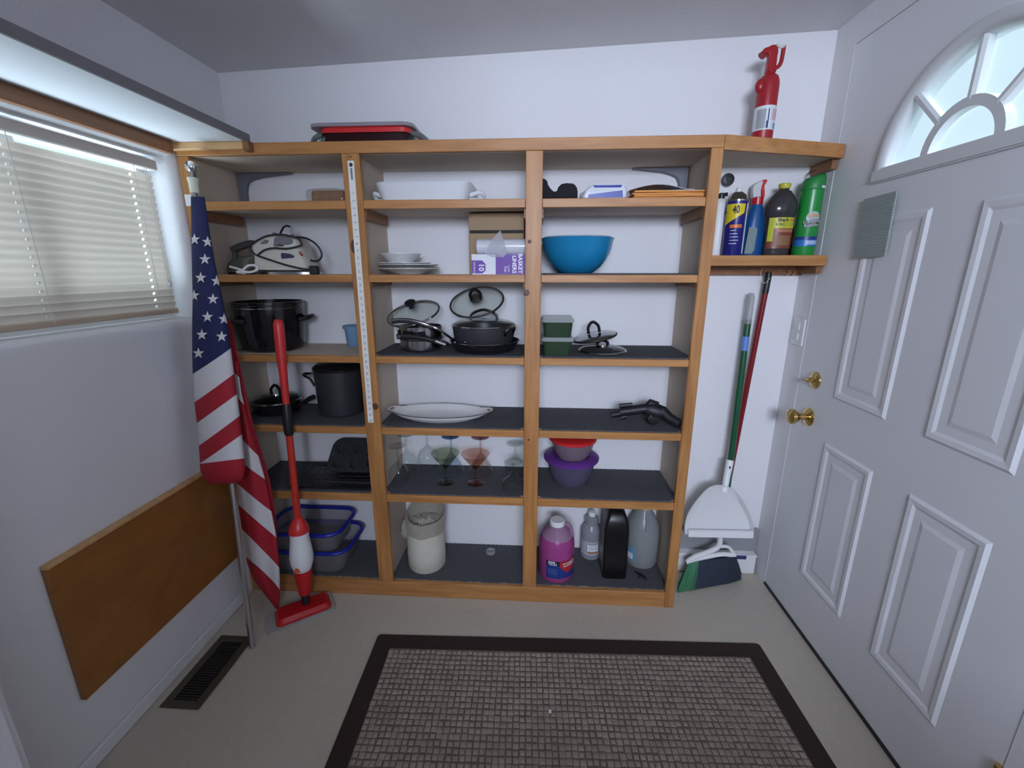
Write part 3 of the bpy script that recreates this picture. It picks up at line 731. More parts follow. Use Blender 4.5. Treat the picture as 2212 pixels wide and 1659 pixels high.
# ================================================================= things on the shelves
def TT(c, rx=0, ry=0, rz=0):
    return Matrix.Translation(c) @ Matrix.Rotation(math.radians(rz), 4, 'Z') @ Matrix.Rotation(math.radians(ry), 4, 'Y') @ Matrix.Rotation(math.radians(rx), 4, 'X')
def inbay(c, R, bay):
    a, b = BAYS[bay]; c.x = min(max(c.x, a+R+.003), b-R-.003); return c
def pxpoly(pts, y): return [(at(u, v, y=y).x, at(u, v, y=y).z) for u, v in pts]
def slab(mb, pts, y0, y1, yref=None):
    """outline given at depth yref, extruded from y0 to y1"""
    return mb.prism(pxpoly(pts, yref if yref is not None else y0), y0, y1, 'y')
def glass_lid(parent, T, R, dome, knob='knob', rimw=.004):
    prof = [(R-.002, .002)]+[(R*math.cos(a), .002+dome*math.sin(a)) for a in [PI/2*k/8 for k in range(1, 8)]]+[(.004, dome+.002)]
    MB().shell(prof, seg=36, T=T).build('glass_dome', M_lidglass, parent)
    ring = [(R*math.cos(2*PI*k/40), R*math.sin(2*PI*k/40), 0) for k in range(40)]
    MB().tube(ring, rimw, 8, T=T, closed=True).build('rim', M_steel, parent)
    if knob == 'knob':
        MB().lathe([(.010, dome), (.009, dome+.010), (.020, dome+.016), (.021, dome+.026), (.012, dome+.031), (0, dome+.031)], T=T, seg=20).build('knob', M_black, parent)
    elif knob == 'arch':
        P = smoothpts([(-R*.42, 0, dome*.80), (-R*.38, 0, dome+.018), (0, 0, dome+.034), (R*.38, 0, dome+.018), (R*.42, 0, dome*.80)], 5)
        MB().tube(P, .0052, 8, T=T).build('arch_handle', M_steel, parent)
    elif knob in ('strap', 'low'):
        k = 1 if knob == 'strap' else .55
        P = smoothpts([(-.018, 0, dome), (-.018, 0, dome+.020*k), (0, 0, dome+.036*k), (.018, 0, dome+.020*k), (.018, 0, dome)], 5)
        MB().tube(P, .006, 8, T=T).build('arch_handle', M_blackgloss, parent)
        MB().lathe([(.026, dome-.004), (.024, dome+.003), (0, dome+.003)], T=T, seg=20).build('boss', M_steel, parent)

# ---- on top of the unit: red-lidded glass dish and extinguisher
Y = .135; c = at(806, 296, y=Y); s = mpp(c); z0 = 1.7052; yfr = .04
d = thing('baking_dish', 'clear glass baking dish with a red lid on top of the shelving', 'baking dish', (c.x, Y, z0))
hx = 106*s; hy = .094; zB, zC, zD = zat(806, 284, yfr)-z0, zat(806, 271, yfr)-z0, zat(806, 262, yfr)-z0
DG = glass('dish_glass', (.72, .78, .76), .7)
MB().rings([rrect(c.x, Y, hx*.98, hy, .03, z0), rrect(c.x, Y, hx*.93, hy*.94, .035, z0+zB), rrect(c.x, Y, hx*.90, hy*.90, .033, z0+zB-.004), rrect(c.x, Y, hx*.95, hy*.96, .028, z0+.005)]).build('glass_body', DG, d)
MB().rings([rrect(c.x, Y, hx*.86, hy*.90, .026, z0+.0055), rrect(c.x, Y, hx*.84, hy*.88, .03, z0+zB-.001)]).build('dark_red_inside', mat('dark_red_inside', (.095, .006, .012), .3), d)
for sg in (-1, 1):
    P = smoothpts([(c.x+sg*hx*.86, Y-.06, z0+zB+.004), (c.x+sg*hx*1.06, Y-.05, z0+zB-.003), (c.x+sg*hx*1.17, Y-.03, z0+zB*.55), (c.x+sg*hx*1.17, Y+.03, z0+zB*.55), (c.x+sg*hx*1.06, Y+.05, z0+zB-.003), (c.x+sg*hx*.86, Y+.06, z0+zB+.004)], 5)
    MB().tube(P, .0085, 10).build('handle', clear('thick_glass', (.32, .36, .35), .35, .05, .7), d)
MB().rings([rrect(c.x, Y, hx*.90, hy*.95, .03, z0+zB+.0003), rrect(c.x, Y, hx*.90, hy*.95, .03, z0+zC-.004), rrect(c.x, Y, hx*.86, hy*.92, .03, z0+zC)]).build('red_lid', mat('red_lid', (.62, .022, .025), .4), d)
MB().rings([rrect(c.x-.01, Y, hx*1.02, hy, .03, z0+zC+.0004), rrect(c.x-.01, Y, hx*1.02, hy, .03, z0+zD-.002), rrect(c.x-.01, Y, hx*.98, hy*.96, .03, z0+zD)]).build('clear_cover', clear('cover_plastic', (.50, .44, .48), .55, .2, .75), d)

Y = .15; b0 = at(1644, 297, y=Y); z0 = 1.7052; cx = b0.x+.002; s = mpp(b0)
ex = thing('fire_extinguisher', 'small red fire extinguisher with white label on the corner board', 'fire extinguisher', (cx, Y, z0))
H = zat(1668, 96, Y)-z0; R = 24*s*wide(1644); L0, L1 = zat(1640, 286, Y), zat(1650, 234, Y); LH = L1-L0
MB().lathe([(R*.92, 0), (R, .006), (R, H*.60), (R*.96, H*.645), (R*.80, H*.69), (R*.50, H*.715), (R*.46, H*.735)], c=(cx, Y, z0), seg=32).build('cylinder', mat('extinguisher_red', (.36, .013, .020), .35), ex)
MB().cylpatch((cx, Y, 0), R, -2.2, 1.7, L0, L1, 24).build('label', mat('label_white', (.72, .74, .78), .5), ex)
q = MB(); q.cylpatch((cx, Y, 0), R+.0004, -1.15, -.30, L0+LH*.06, L0+LH*.86, 8); q.build('label_text_block', mat('label_grey', (.36, .37, .39), .6), ex)
q = MB(); q.cylpatch((cx, Y, 0), R+.0006, -.20, .0, L0+LH*.06, L0+LH*.36, 3); q.cylpatch((cx, Y, 0), R+.0006, -.10, .0, L0+LH*.36, L0+LH*.86, 3); q.build('label_bar', mat('label_navy', (.03, .05, .16), .5), ex)
q = MB(); q.cylpatch((cx, Y, 0), R+.0006, .50, 1.0, L0+LH*.04, L0+LH*.28, 4); q.build('label_blue_square', mat('label_blue', (.15, .40, .60), .5), ex)
q = MB(); q.cylpatch((cx, Y, 0), R+.0006, .30, .95, L0+LH*.40, L0+LH*.85, 4); q.build('label_pink_square', mat('label_pink', (.66, .42, .45), .5), ex)
m = MB(); m.rings([rrect(cx+dx, Y, hx_, hy_, .005, z0+zz) for dx, hx_, hy_, zz in ((0, R*.45, R*.45, H*.735), (0, R*.40, R*.38, H*.80), (0, R*.40, R*.36, H*.88), (-.004, R*.55, R*.36, H*.92), (-.004, R*.50, R*.32, H*.965), (0, R*.30, R*.25, H*.985))]); m.build('valve_head', mat('extinguisher_red', (.36, .013, .020), .35), ex)
m = MB(); m.tube(smoothpts([(cx-.008, Y-.002, z0+H*.945), (cx-R*.75, Y-.004, z0+H*.93), (cx-R*1.10, Y-.006, z0+H*.885)], 5), [.010]*6+[.009, .009, .010, .012, .012], 12); m.build('nozzle', mat('extinguisher_red', (.36, .013, .020), .35), ex)
m = MB(); m.tube(smoothpts([(cx+R*.3, Y, z0+H*.775), (cx+R*.72, Y, z0+H*.79), (cx+R*.92, Y, z0+H*.83), (cx+R*.98, Y, z0+H*.90), (cx+R*1.0, Y, z0+H*.985)], 5), .0062, 10); m.build('handle', mat('extinguisher_red', (.36, .013, .020), .35), ex)
m = MB(); m.tube(smoothpts([(cx+R*.15, Y-.010, z0+H*.99), (cx+R*.55, Y-.012, z0+H*.955), (cx+R*.9, Y-.010, z0+H*.97)], 5), .004, 8); m.build('pin_strap', mat('cream_strap', (.66, .66, .58), .6), ex)
m = MB(); m.ball((cx-R*.80, Y-.004, z0+H*.60), (R*.55, R*.45, H*.075), 16, 10); m.build('gauge_cover', mat('extinguisher_red', (.36, .013, .020), .35), ex)

# ---- row 1
z0 = rowz(0)
Y = .09; c = at(712, 430, y=Y); s = mpp(c)
d = thing('sponge', 'brown sponge in a clear bag on the top left shelf', 'sponge', (c.x, Y, z0))
m = MB(); m.rings([rrect(c.x+.008, Y, 37*s*f, .034*f, .014, z0+zz) for f, zz in ((.9, .0008), (1, .010), (1, .032), (.9, .040))]); m.build('sponge_block', mat('brown_sponge', (.34, .19, .11), .95, noise=.45, nscale=90, bump=1, bscale=150), d)
m = MB(); m.rings([rrect(c.x, Y, 44*s*f, .038*f, .016, z0+zz) for f, zz in ((.6, .0004), (.98, .010), (1, .030), (.90, .044), (.6, .048))]); m.build('bag', glass('bag_film', (.86, .86, .84), .6, .15), d)

Y = .135; c = at(926, 430, y=Y); s = mpp(c)
d = thing('roasting_dish', 'white ceramic roasting dish with loop handles on the middle top shelf', 'dish', (c.x, Y, z0))
hx = 101*s; h = zat(922, 393, .05)-z0; h = max(h, .055)
MB().rings([rrect(c.x, Y, hx*.86, .080, .030, z0), rrect(c.x, Y, hx*.90, .086, .034, z0+.008), rrect(c.x, Y, hx*.99, .099, .040, z0+h-.006), rrect(c.x, Y, hx, .101, .040, z0+h-.003), rrect(c.x, Y, hx*.985, .099, .039, z0+h), rrect(c.x, Y, hx*.95, .094, .036, z0+h-.003), rrect(c.x, Y, hx*.84, .078, .03, z0+.010)]).build('dish', M_ceramic, d)
for sg in (-1, 1):
    P = smoothpts([(c.x+sg*hx*.93, Y-.045, z0+h*.40), (c.x+hx*(1.13 if sg > 0 else -1.06), Y-.045, z0+h*.54), (c.x+hx*(1.21 if sg > 0 else -1.09), Y-.030, z0+h*.40), (c.x+hx*(1.13 if sg > 0 else -1.06), Y-.02, z0+h*.22), (c.x+sg*hx*.9, Y-.035, z0+h*.22)], 6)
    MB().tube(P, .0072, 10).build('loop_handle', M_ceramic, d)

q = MB(); slab(q, [(1160,429),(1160,390),(1167,384),(1181,387),(1184,399),(1190,408),(1198,415),(1203,414),(1206,404),(1213,397),(1224,395),(1238,396),(1246,402),(1248,413),(1248,429)], .06, .13, .06)
for i, p in enumerate(q.v):
    if p.z < z0+.004: q.v[i].z = z0+.0004
    q.v[i].x = max(p.x, -.0045)
tag(q.build('goggle_case', mat('black_fabric', (.010, .010, .013), .9, bump=.4), bevel=.006, smooth=50), 'lumpy black case beside the third upright on the top right shelf', 'case')

Y = .075; c = at(1303, 428, y=Y); s = mpp(c)
d = thing('tissue_pack', 'blue and white plastic wrapped pack beside the orange envelopes', 'packet', (c.x, Y, z0))
m = MB(); m.rings([rrect(c.x+sh, Y, 47*s*f, .034*f, .012, z0+zz) for f, sh, zz in ((.90, 0, .0004), (1, 0, .010), (.94, .004, .030), (.80, .010, .043))]); m.build('pack', mat('pack_white', (.74, .76, .82), .35), d)
M_pblue = mat('pack_blue', (.015, .045, .33), .35)
q = MB(); f0 = Y-.0352; slab(q, [(1270,427),(1271,420),(1345,411),(1346,426)], f0, f0+.002, f0); q.build('blue_band', M_pblue, d, smooth=0)
m = MB(); m.rings([rrect(c.x+.009, Y, 33*s*f, .030*f, .008, z0+zz) for f, zz in ((.98, .036), (.95, .0445))]); m.build('blue_top', M_pblue, d)
for sg, ww in ((-1, 1.06), (1, 1.12)):
    q = MB(); q.rings([[(c.x+sg*47*s*t, Y-.030*w_, z0+.012-hh), (c.x+sg*47*s*t, Y+.030*w_, z0+.012-hh), (c.x+sg*47*s*t, Y+.030*w_, z0+.020+hh), (c.x+sg*47*s*t, Y-.030*w_, z0+.020+hh)] for t, w_, hh in ((.88, .95, .008), (ww, .8, .002))]); q.build('film_end', M_clearplastic, d, smooth=60)

c = at(1448, 426, y=.07)
x0, x1 = xat(1368, 425, .03), .534
for i, (a, b) in enumerate(((0, .004), (.004, 0), (-.002, .003), (.003, -.002))):
    zz = z0+.0006+i*.0062; q = MB()
    rs = []
    for k in range(9):
        t = k/8; x = x0+a+(x1-x0-a)*t; w_ = .0010*math.sin(t*7+i*2)
        rs.append([(x, .028+b, zz+.0002), (x, .215+b, zz+.0002), (x, .215+b, zz+.0052+w_*.4), (x, .028+b, zz+.0052+w_*.5)])
    q.rings(rs); tag(q.build('envelope', mat('orange_paper', (.72, .30, .07), .7), smooth=30), ('lowest orange envelope of the stack on the top right shelf', 'second orange envelope from the bottom of the top shelf stack', 'third orange envelope from the bottom of the top shelf stack', 'uppermost orange envelope of the stack, under the papers')[i], 'envelope', 'orange envelopes in the stack')
zt2 = z0+.0006+4*.0062+.0006
for i, (ua, ub, yy, rise, col, lab) in enumerate(((1438, 1522, .05, .004, (.52, .50, .60), 'lavender white sheet lying flat on the orange envelopes'), (1362, 1500, .06, .016, (.46, .44, .47), 'curled grey paper arching over the orange envelopes'))):
    xa, xb = xat(ua, 410, yy), min(xat(ub, 410, yy), .533); rs = []
    for k in range(13):
        t = k/12; x = xa+(xb-xa)*t; zz = zt2+i*.005+rise*math.sin(PI*min(1, t*1.15))**1.0*(1 if i else .3)
        rs.append([(x, yy, zz), (x, yy+.12, zz), (x, yy+.12, zz+.0022), (x, yy, zz+.0022)])
    q = MB(); q.rings(rs); tag(q.build('paper_sheet', mat('paper_%s' % ('lavender', 'grey')[i], col, .7), smooth=50), lab, 'paper')

# ---- row 2 left: iron, travel iron, white cord
z0 = rowz(1)
Y = .085; yf = .045
ir = thing('steam_iron', 'cream steam iron wrapped in its black cord on the left shelf', 'iron', (xat(610, 590, Y), Y, z0))
M_cream = mat('iron_cream', (.62, .59, .51), .4)
prof = [(553,583),(552,556),(546,528),(562,517),(588,509),(625,508),(646,516),(653,531),(661,553),(672,574),(670,583)]
P0 = pxpoly(prof, yf+.02); cxm = sum(p[0] for p in P0)/len(P0); zlo = z0+.008
P0 = [(x, max(z, zlo)) for x, z in P0]
def sec(f, y):   # slice of the body: narrower slices are smaller
    return [(cxm+(x-cxm)*f, y, zlo+(z-zlo)*(.72+.28*f)) for x, z in P0]
m = MB(); m.rings([sec(.90, yf), sec(.97, yf+.008), sec(1, yf+.022), sec(1, yf+.075), sec(.9, yf+.098)]); m.build('body', M_cream, ir, smooth=30)
sole = [(553,588),(600,590),(645,590),(674,589),(684,588)]
m = MB(); xa, xb = xat(553, 588, yf), xat(684, 588, yf)
m.prism([(xa, yf-.002), (xa+(xb-xa)*.55, yf-.004), (xa+(xb-xa)*.85, yf+.022), (xb, yf+.048), (xa+(xb-xa)*.85, yf+.074), (xa+(xb-xa)*.55, yf+.10), (xa, yf+.10)], z0, z0+.0085, 'z'); m.build('soleplate', M_steel, ir)
M_igrey = mat('iron_grey', (.17, .17, .19), .5)
q = MB(); slab(q, [(591,531),(593,514),(604,510),(622,511),(632,517),(633,525),(622,529),(604,528),(598,534)], yf-.0035, yf+.006, yf); q.build('handle_grip', M_igrey, ir, bevel=.002)
q = MB(); slab(q, [(562,525),(572,518),(581,519),(578,526),(566,528)], yf-.0025, yf+.006, yf); q.build('steam_button', M_igrey, ir, bevel=.0015)
q = MB(); slab(q, [(597,528),(613,529),(613,532),(597,531)], yf-.003, yf+.004, yf); q.build('slot', M_black, ir, smooth=0)
q = MB(); slab(q, [(607,550),(609,546),(626,548),(637,553),(634,557),(609,559)], yf-.003, yf+.004, yf); q.build('dial', mat('iron_navy', (.025, .035, .08), .4), ir, bevel=.001)
q = MB(); slab(q, [(645,543),(650,545),(654,551),(652,553),(648,550)], yf-.003, yf+.004, yf); q.build('lamp_lens', mat('amber_lens', (.35, .05, .02), .3), ir, smooth=0)
m = MB(); m.lathe([(.010, 0), (.010, .012), (.006, .016), (0, .016)], c=(xat(580, 510, yf), yf+.04, zat(580, 510, yf)-.002), seg=14); m.build('spray_knob', M_igrey, ir)
def cpts(L): return smoothpts([at(u, v, y=y) for u, v, y in L], 8)
M_cordb = mat('black_cord', (.015, .014, .022), .5)
for L in ([(604,508,.07),(612,492,.10),(620,488,.12),(629,491,.13)],
          [(545,527,.035),(560,517,.030),(580,509,.034),(610,507,.030),(630,511,.030),(645,516,.030),(651,526,.032),(648,531,.034),(620,537,.034),(590,536,.034),(570,541,.035),(556,552,.035)],
          [(546,526,.036),(540,532,.042),(541,540,.045),(549,548,.042),(556,552,.036),(585,562,.033),(620,573,.033),(655,581,.036),(672,582,.040)],
          [(640,512,.036),(662,515,.06),(682,527,.08),(693,543,.085),(694,556,.085),(684,564,.085),(670,562,.08)]):
    MB().tube(cpts(L), .0034, 8).build('power_cord', M_cordb, ir)
q = MB(); p = at(678, 582, y=.045); q.box(p.x-.013, p.x+.014, .034, .060, z0+.0004, z0+.030); q.build('plug', M_black, ir, bevel=.003)
q = MB(); q.tube([at(629, 491, y=.13), at(632, 508, y=.12)], .0055, 10); q.build('cord_guard', mat('guard_grey', (.4, .4, .43), .5), ir)

yf = .10
ti = thing('travel_iron', 'dark grey travel iron with glossy shell left of the cream iron', 'iron', (xat(510, 590, yf), yf+.04, z0))
dxs = max(0, -1.160-pxpoly([(474,585)], yf)[0][0]); sh_ = lambda u, v, y: at(u, v, y=y)+Vector((dxs, 0, 0))
m = MB(); body = pxpoly([(474,585),(476,570),(486,559),(508,552),(530,550),(543,553),(545,585)], yf); body = [(x+dxs, max(z, z0+.006)) for x, z in body]; cxm2 = sum(p[0] for p in body)/len(body)
m.rings([[(cxm2+(x-cxm2)*f, y, z0+.006+(z-z0-.006)*f) for x, z in body] for f, y in ((.8, yf), (.97, yf+.008), (1, yf+.03), (1, yf+.06), (.85, yf+.08))]); m.build('shell', mat('smoked_shell', (.10, .095, .085), .12), ti, smooth=40)
m = MB(); m.tube(smoothpts([sh_(492, 541, yf+.03), sh_(505, 534, yf+.03), sh_(530, 527, yf+.03), sh_(544, 531, yf+.03), sh_(546, 553, yf+.03)], 6), .013, 10); m.build('handle', mat('olive_grip', (.055, .055, .048), .5), ti)
m = MB(); m.tube([sh_(496, 541, yf+.03), sh_(498, 562, yf+.03)], .010, 10); m.build('handle_post', MATS['olive_grip'], ti)
m = MB(); xa, xb = xat(480, 588, yf)+dxs, xat(550, 588, yf)+dxs; m.box(xa, xb, yf, yf+.08, z0, z0+.007); m.build('soleplate', M_blackgloss, ti, bevel=.002)
wc = thing('white_cable', 'coiled white cable lying in front of the travel iron', 'cable', at(530, 588, y=.045))
q = MB(); q.tube([Vector((p.x, p.y, max(p.z, z0+.0042))) for p in cpts([(497,576,.06),(512,580,.04),(524,583,.03),(536,574,.03),(552,574,.03),(556,582,.034),(540,588,.030),(522,586,.030),(512,588,.036),(530,590,.03)])], .0042, 8); q.build('loop', M_white, wc)

# ---- row 2 middle: crockery, carton, liners box, bag roll
Y = .155; c = at(866, 572, y=Y); s = mpp(c)
zz = z0
for i, (r, h, u, lab) in enumerate(((69, .020, 879, 'largest white plate at the bottom of the small plate stack'), (64, .012, 877, 'thin white plate in the middle of the small plate stack'), (56, .010, 872, 'white plate directly under the small white bowl'))):
    R = min(r*s, .112); cx = max(xat(u, 590, Y), -.596+R+.003); prof = [(R*.55, zz), (R*.58, zz+.002), (R*.72, zz+h*.35), (R, zz+h), (R, zz+h+.0022), (R*.70, zz+h*.35+.004), (R*.5, zz+.0045), (0, zz+.0045)]
    if i == 0: prof = [(R*.42, zz), (R*.46, zz+.003), (R*.7, zz+h*.6), (R, zz+h), (R, zz+h+.0022), (R*.7, zz+h*.6+.004), (R*.45, zz+.008), (0, zz+.008)]
    MBp = MB().lathe(prof, c=(cx, Y, 0), seg=44)
    tag(MBp.build('dinner_plate', M_china), lab, 'plate', 'plates in the small stack'); zz += (.0222 if i == 0 else .0078) if i < 2 else 0
zz = zz+.0062
R = 43*s; cx = xat(867, 570, Y); h = .036
tag(MB().lathe([(R*.50, zz), (R*.52, zz+.003), (R*.80, zz+h*.55), (R, zz+h), (R*1.0, zz+h+.002), (R*.96, zz+h+.001), (R*.76, zz+h*.55), (R*.46, zz+.006), (0, zz+.006)], c=(cx, Y, 0), seg=40).build('small_bowl', M_china), 'small white bowl on top of the stacked plates', 'bowl')

q = MB(); q.box(xat(1016, 595, .14), -.054, .125, .262, z0, z0+.2095)
cb = thing('cardboard_box', 'plain brown cardboard box behind the purple carton', 'box', (-.12, .19, z0))
q.build('carton', mat('cardboard', (.36, .25, .15), .85, noise=.08), cb, bevel=.002)
q = MB(); q.box(xat(1016, 595, .14)+.004, -.056, .1236, .1249, zat(1090, 504, .124), zat(1090, 497, .124)); q.build('roll_shadow', mat('painted_shade', (.03, .025, .022), .8), cb, smooth=0)  # dark strip painted in for the shadow behind the bag roll

yf = .030; xa, xm = xat(1019, 590, yf), xat(1071, 590, yf); xb = -.034; zt3 = zat(1100, 549, yf)
px = thing('liner_carton', 'purple and white carton of clear basket liners', 'box', ((xa+xb)/2, .07, z0))
q = MB(); q.box(xa, xb, yf, .118, z0, zt3); M_purple = mat('carton_purple', (.125, .035, .30), .5); q.build('carton', mat('carton_white', (.70, .70, .74), .55), px, smooth=0, bevel=.0008)
q = MB(); q.box(xm, xb-.0006, yf-.0008, yf-.0001, z0+.001, zt3-.0006); q.build('purple_panel', M_purple, px, smooth=0)
hZ = zt3-z0; q = MB(); tw = (xm-xa)
q.prism([(xa+.0006, z0+.004), (xa+tw*.44, z0+.004), (xa+tw*.58, z0+hZ*.2), (xa+tw*.58, z0+hZ*.52), (xa+tw*.44, z0+hZ*.70), (xa+.0006, z0+hZ*.70)], yf-.0008, yf-.0001, 'y'); q.build('purple_tag', M_purple, px, smooth=0)
q = MB(); text_flat(q, '10', .026, (xa+tw*.40, yf-.0012, z0+hZ*.36), -PI/2, bold=.0006); text_flat(q, '500 BAGS', .0088, (xa+tw*.11, yf-.0012, z0+hZ*.35), -PI/2); q.build('tag_lettering', mat('print_white', (.80, .78, .84), .5), px, smooth=0); q = MB()
text_flat(q, 'BASKET', .019, (xm+(xb-xm)*.74, yf-.0012, z0+hZ*.54), -PI/2, bold=.0005); text_flat(q, 'LINERS', .019, (xm+(xb-xm)*.56, yf-.0012, z0+hZ*.50), -PI/2, bold=.0005)
text_flat(q, 'CLEAR', .008, (xm+(xb-xm)*.39, yf-.0012, z0+hZ*.30), -PI/2); text_flat(q, 'Bags', .011, (xm+(xb-xm)*.30, yf-.0012, z0+hZ*.26), -PI/2)
q.build('lettering', mat('print_white', (.80, .78, .84), .5), px, smooth=0)

R = .026; yc = .080; zc = zt3+R+.0006
ro = thing('bag_roll', 'roll of clear plastic bags lying on the purple carton', 'roll', (-.10, yc, zt3))
T = Matrix.Translation((xat(1028, 525, .06), yc, zc)) @ Matrix.Rotation(PI/2, 4, 'Y'); LL = -.037-xat(1028, 525, .06)
MB().lathe([(R*.35, 0), (R*.9, .001), (R, .004), (R*.98, LL*.5), (R, LL-.004), (R*.9, LL-.001), (R*.35, LL)], T=T, seg=28).build('roll', mat('bag_film_roll', (.62, .62, .66), .22, noise=.15, nscale=40, stretch=(1, 1, 4)), ro)
yq = .046
a = [at(1046, 547, y=yf-.005), at(1060, 520, y=yq), at(1081, 497, y=yq+.01), at(1090, 525, y=yq), at(1095, 547, y=yf-.005), at(1087, 556, y=yf-.006), at(1062, 555, y=yf-.006)]
q = MB(); ce = at(1076, 530, y=yq-.016); ce2 = at(1074, 546, y=yf-.008)
q.add(a+[ce, ce2], [(0,1,7),(1,2,7),(2,3,7),(3,4,7),(4,5,8),(5,6,8),(6,0,8),(0,7,8),(7,4,8)]); q.build('loose_film', clear('film', (.80, .80, .84), .35, .12, .8), ro, smooth=0)

# ---- row 2 right: teal bowl
zb = rowz(1, 2); Y = .145; c = at(1244, 590, y=Y-.1); R = 82*mpp(at(1244, 515, y=Y)); R = min(R, .128); cx = xat(1246, 550, Y); H = zat(1246, 512, Y-R*.6)-zb
tb = thing('mixing_bowl', 'large glossy teal mixing bowl with a grey bowl nested inside', 'bowl', (cx, Y, zb))
prof = [(R*.42, 0), (R*.48, .004), (R*.66, H*.18), (R*.82, H*.40), (R*.93, H*.66), (R*.98, H*.92), (R*1.0, H*.97), (R*1.01, H), (R*.98, H), (R*.95, H*.92), (R*.90, H*.66), (R*.78, H*.40), (R*.5, H*.10), (0, H*.08)]
MB().lathe([(r, zb+z) for r, z in prof], c=(cx, Y, 0), seg=48).build('bowl', mat('teal_plastic', (.010, .21, .42), .25), tb)
MB().lathe([(R*.3, zb+H*.30), (R*.70, zb+H*.45), (R*.86, zb+H*.80), (R*.93, zb+H*1.035), (R*.91, zb+H*1.035), (R*.83, zb+H*.8), (R*.6, zb+H*.45), (0, zb+H*.4)], c=(cx, Y, 0), seg=40).build('inner_bowl', mat('grey_bowl', (.42, .43, .45), .3), tb)

# ---- row 3 left: stockpot, blue tub
z0 = rowz(2, 0)
c, R = stand(583, 751, 144, z0, .012); R *= .98; c = inbay(c, R*1.05, 0); H = zat(583, 650, c.y)-z0
pt_ = thing('stock_pot', 'wide black enamel stockpot with side handles on the left shelf', 'pot', c)
MB().lathe([(R*.80, z0), (R*.90, z0+.008), (R*.98, z0+H*.35), (R, z0+H*.75), (R, z0+H*.93), (R*1.04, z0+H*.95), (R*1.04, z0+H), (R*.98, z0+H), (R*.96, z0+H*.5), (R*.8, z0+.01), (0, z0+.008)], c=(c.x, c.y, 0), seg=48).build('pot', M_blackgloss, pt_)
for zz in (.88, .94): MB().tube([(c.x+R*1.005*math.cos(2*PI*k/48), c.y+R*1.005*math.sin(2*PI*k/48), z0+H*zz) for k in range(48)], .0016, 6, closed=True).build('rim_band', M_steel, pt_)
for sg in (-1, 1):
    e = Vector((math.cos(1.0 if sg < 0 else .2), math.sin(1.0 if sg < 0 else .2), 0))*sg; n_ = Vector((-e.y, e.x, 0)); cc_ = Vector((c.x, c.y, z0))
    P = smoothpts([cc_+e*(R*f)+n_*w_+Vector((0, 0, H*h)) for f, w_, h in ((.95, -.035, .62), (1.20, -.030, .66), (1.26, 0, .68), (1.20, .030, .66), (.95, .035, .62))], 5)
    MB().tube(P, .0085, 8).build('side_handle', M_black, pt_)
c, R = stand(768, 750, 44, z0, .03); H = .083; Rr = R
tb = thing('blue_tub', 'small light blue plastic tub by the second upright', 'tub', c)
MB().lathe([(R*.74, z0), (R*.78, z0+.002), (R*.96, z0+H), (R*.92, z0+H), (R*.72, z0+.004), (0, z0+.004)], c=(c.x, c.y, 0), seg=28).build('tub', mat('pale_blue', (.17, .30, .47), .45), tb)
MB().lathe([(R*.97, z0+H-.012), (R*1.10, z0+H-.012), (R*1.12, z0+H-.002), (R*.97, z0+H+.001)], c=(c.x, c.y, 0), seg=28).build('rim', mat('pale_blue', (.17, .30, .47), .45), tb)

# ---- row 3 middle: steel pots, pans and lids
z0 = rowz(2, 1)
c, R = stand(910, 757, 90, z0, .05); c.y = .140; c.x = xat(910, 740, .140); H = zat(907, 703, c.y)-z0
sp = thing('saucepan', 'stainless saucepan under the tilted knobbed glass lid', 'saucepan', c)
MB().lathe([(R*.92, z0), (R*.97, z0+.004), (R*.97, z0+H*.45), (R, z0+H*.47), (R, z0+H), (R*.96, z0+H), (R*.94, z0+.01), (0, z0+.008)], c=(c.x, c.y, 0), seg=44).build('pot', M_steel, sp)
for f in (.02, .44, .50): MB().tube([(c.x+R*1.003*math.cos(2*PI*k/44), c.y+R*1.003*math.sin(2*PI*k/44), z0+.004+H*f) for k in range(44)], .0020, 6, closed=True).build('band', M_black, sp)
for aa in (-1.1, -.45, .3):
    T = Matrix.Translation((c.x, c.y, z0+H*.72)) @ Matrix.Rotation(aa, 4, 'Z'); MB().box(-.014, .014, -R-.005, -R+.002, -.013, .013, T=T).build('bracket', M_blackgloss, sp, bevel=.003)
lt = TT(at(888, 692, y=c.y-.01), rx=-3, ry=-9); ld = thing('glass_lid', 'glass lid with round black knob tilted on the stainless saucepan', 'lid', at(888, 692, y=c.y-.01))
lt = TT((max(xat(892, 690, c.y), -.596+.104), c.y+.012, z0+H+.045), rx=22, ry=-9)
glass_lid(ld, lt, .100, .022)
c, R = stand(1047, 764, 158, z0, .008); R = .130; c = Vector((xat(1047, 750, .139), .139, z0)); H = .036
fp = thing('frying_pan', 'large black frying pan at the bottom of the pan stack', 'pan', c)
MB().lathe([(R*.80, z0), (R*.88, z0+.004), (R*1.0, z0+H), (R*1.02, z0+H+.001), (R*.99, z0+H+.001), (R*.86, z0+.008), (0, z0+.007)], c=(c.x, c.y, 0), seg=48).build('pan', M_blackgloss, fp)
MB().tube([(c.x+R*1.015*math.cos(2*PI*k/48), c.y+R*1.015*math.sin(2*PI*k/48), z0+H+.001) for k in range(48)], .0016, 6, closed=True).build('rim', M_steel, fp)
hz = z0+H
P = smoothpts([(c.x-R*.95, c.y-.055, hz-.012), (c.x-R*1.08, c.y-.070, hz+.002), at(935, 736, y=.035), at(905, 729, y=.03), at(870, 726, y=.028), at(857, 727, y=.026)], 5)
MB().tube(P, [.006]*8+[.009]*18, 10).build('handle', M_black, fp)
MB().tube([at(858, 727, y=.026), at(866, 727, y=.027)], .0095, 10).build('handle_end', M_steel, fp)
MB().tube([at(940, 737, y=.036), at(962, 745, y=.042)], .0075, 10).build('handle_neck', M_steel, fp)
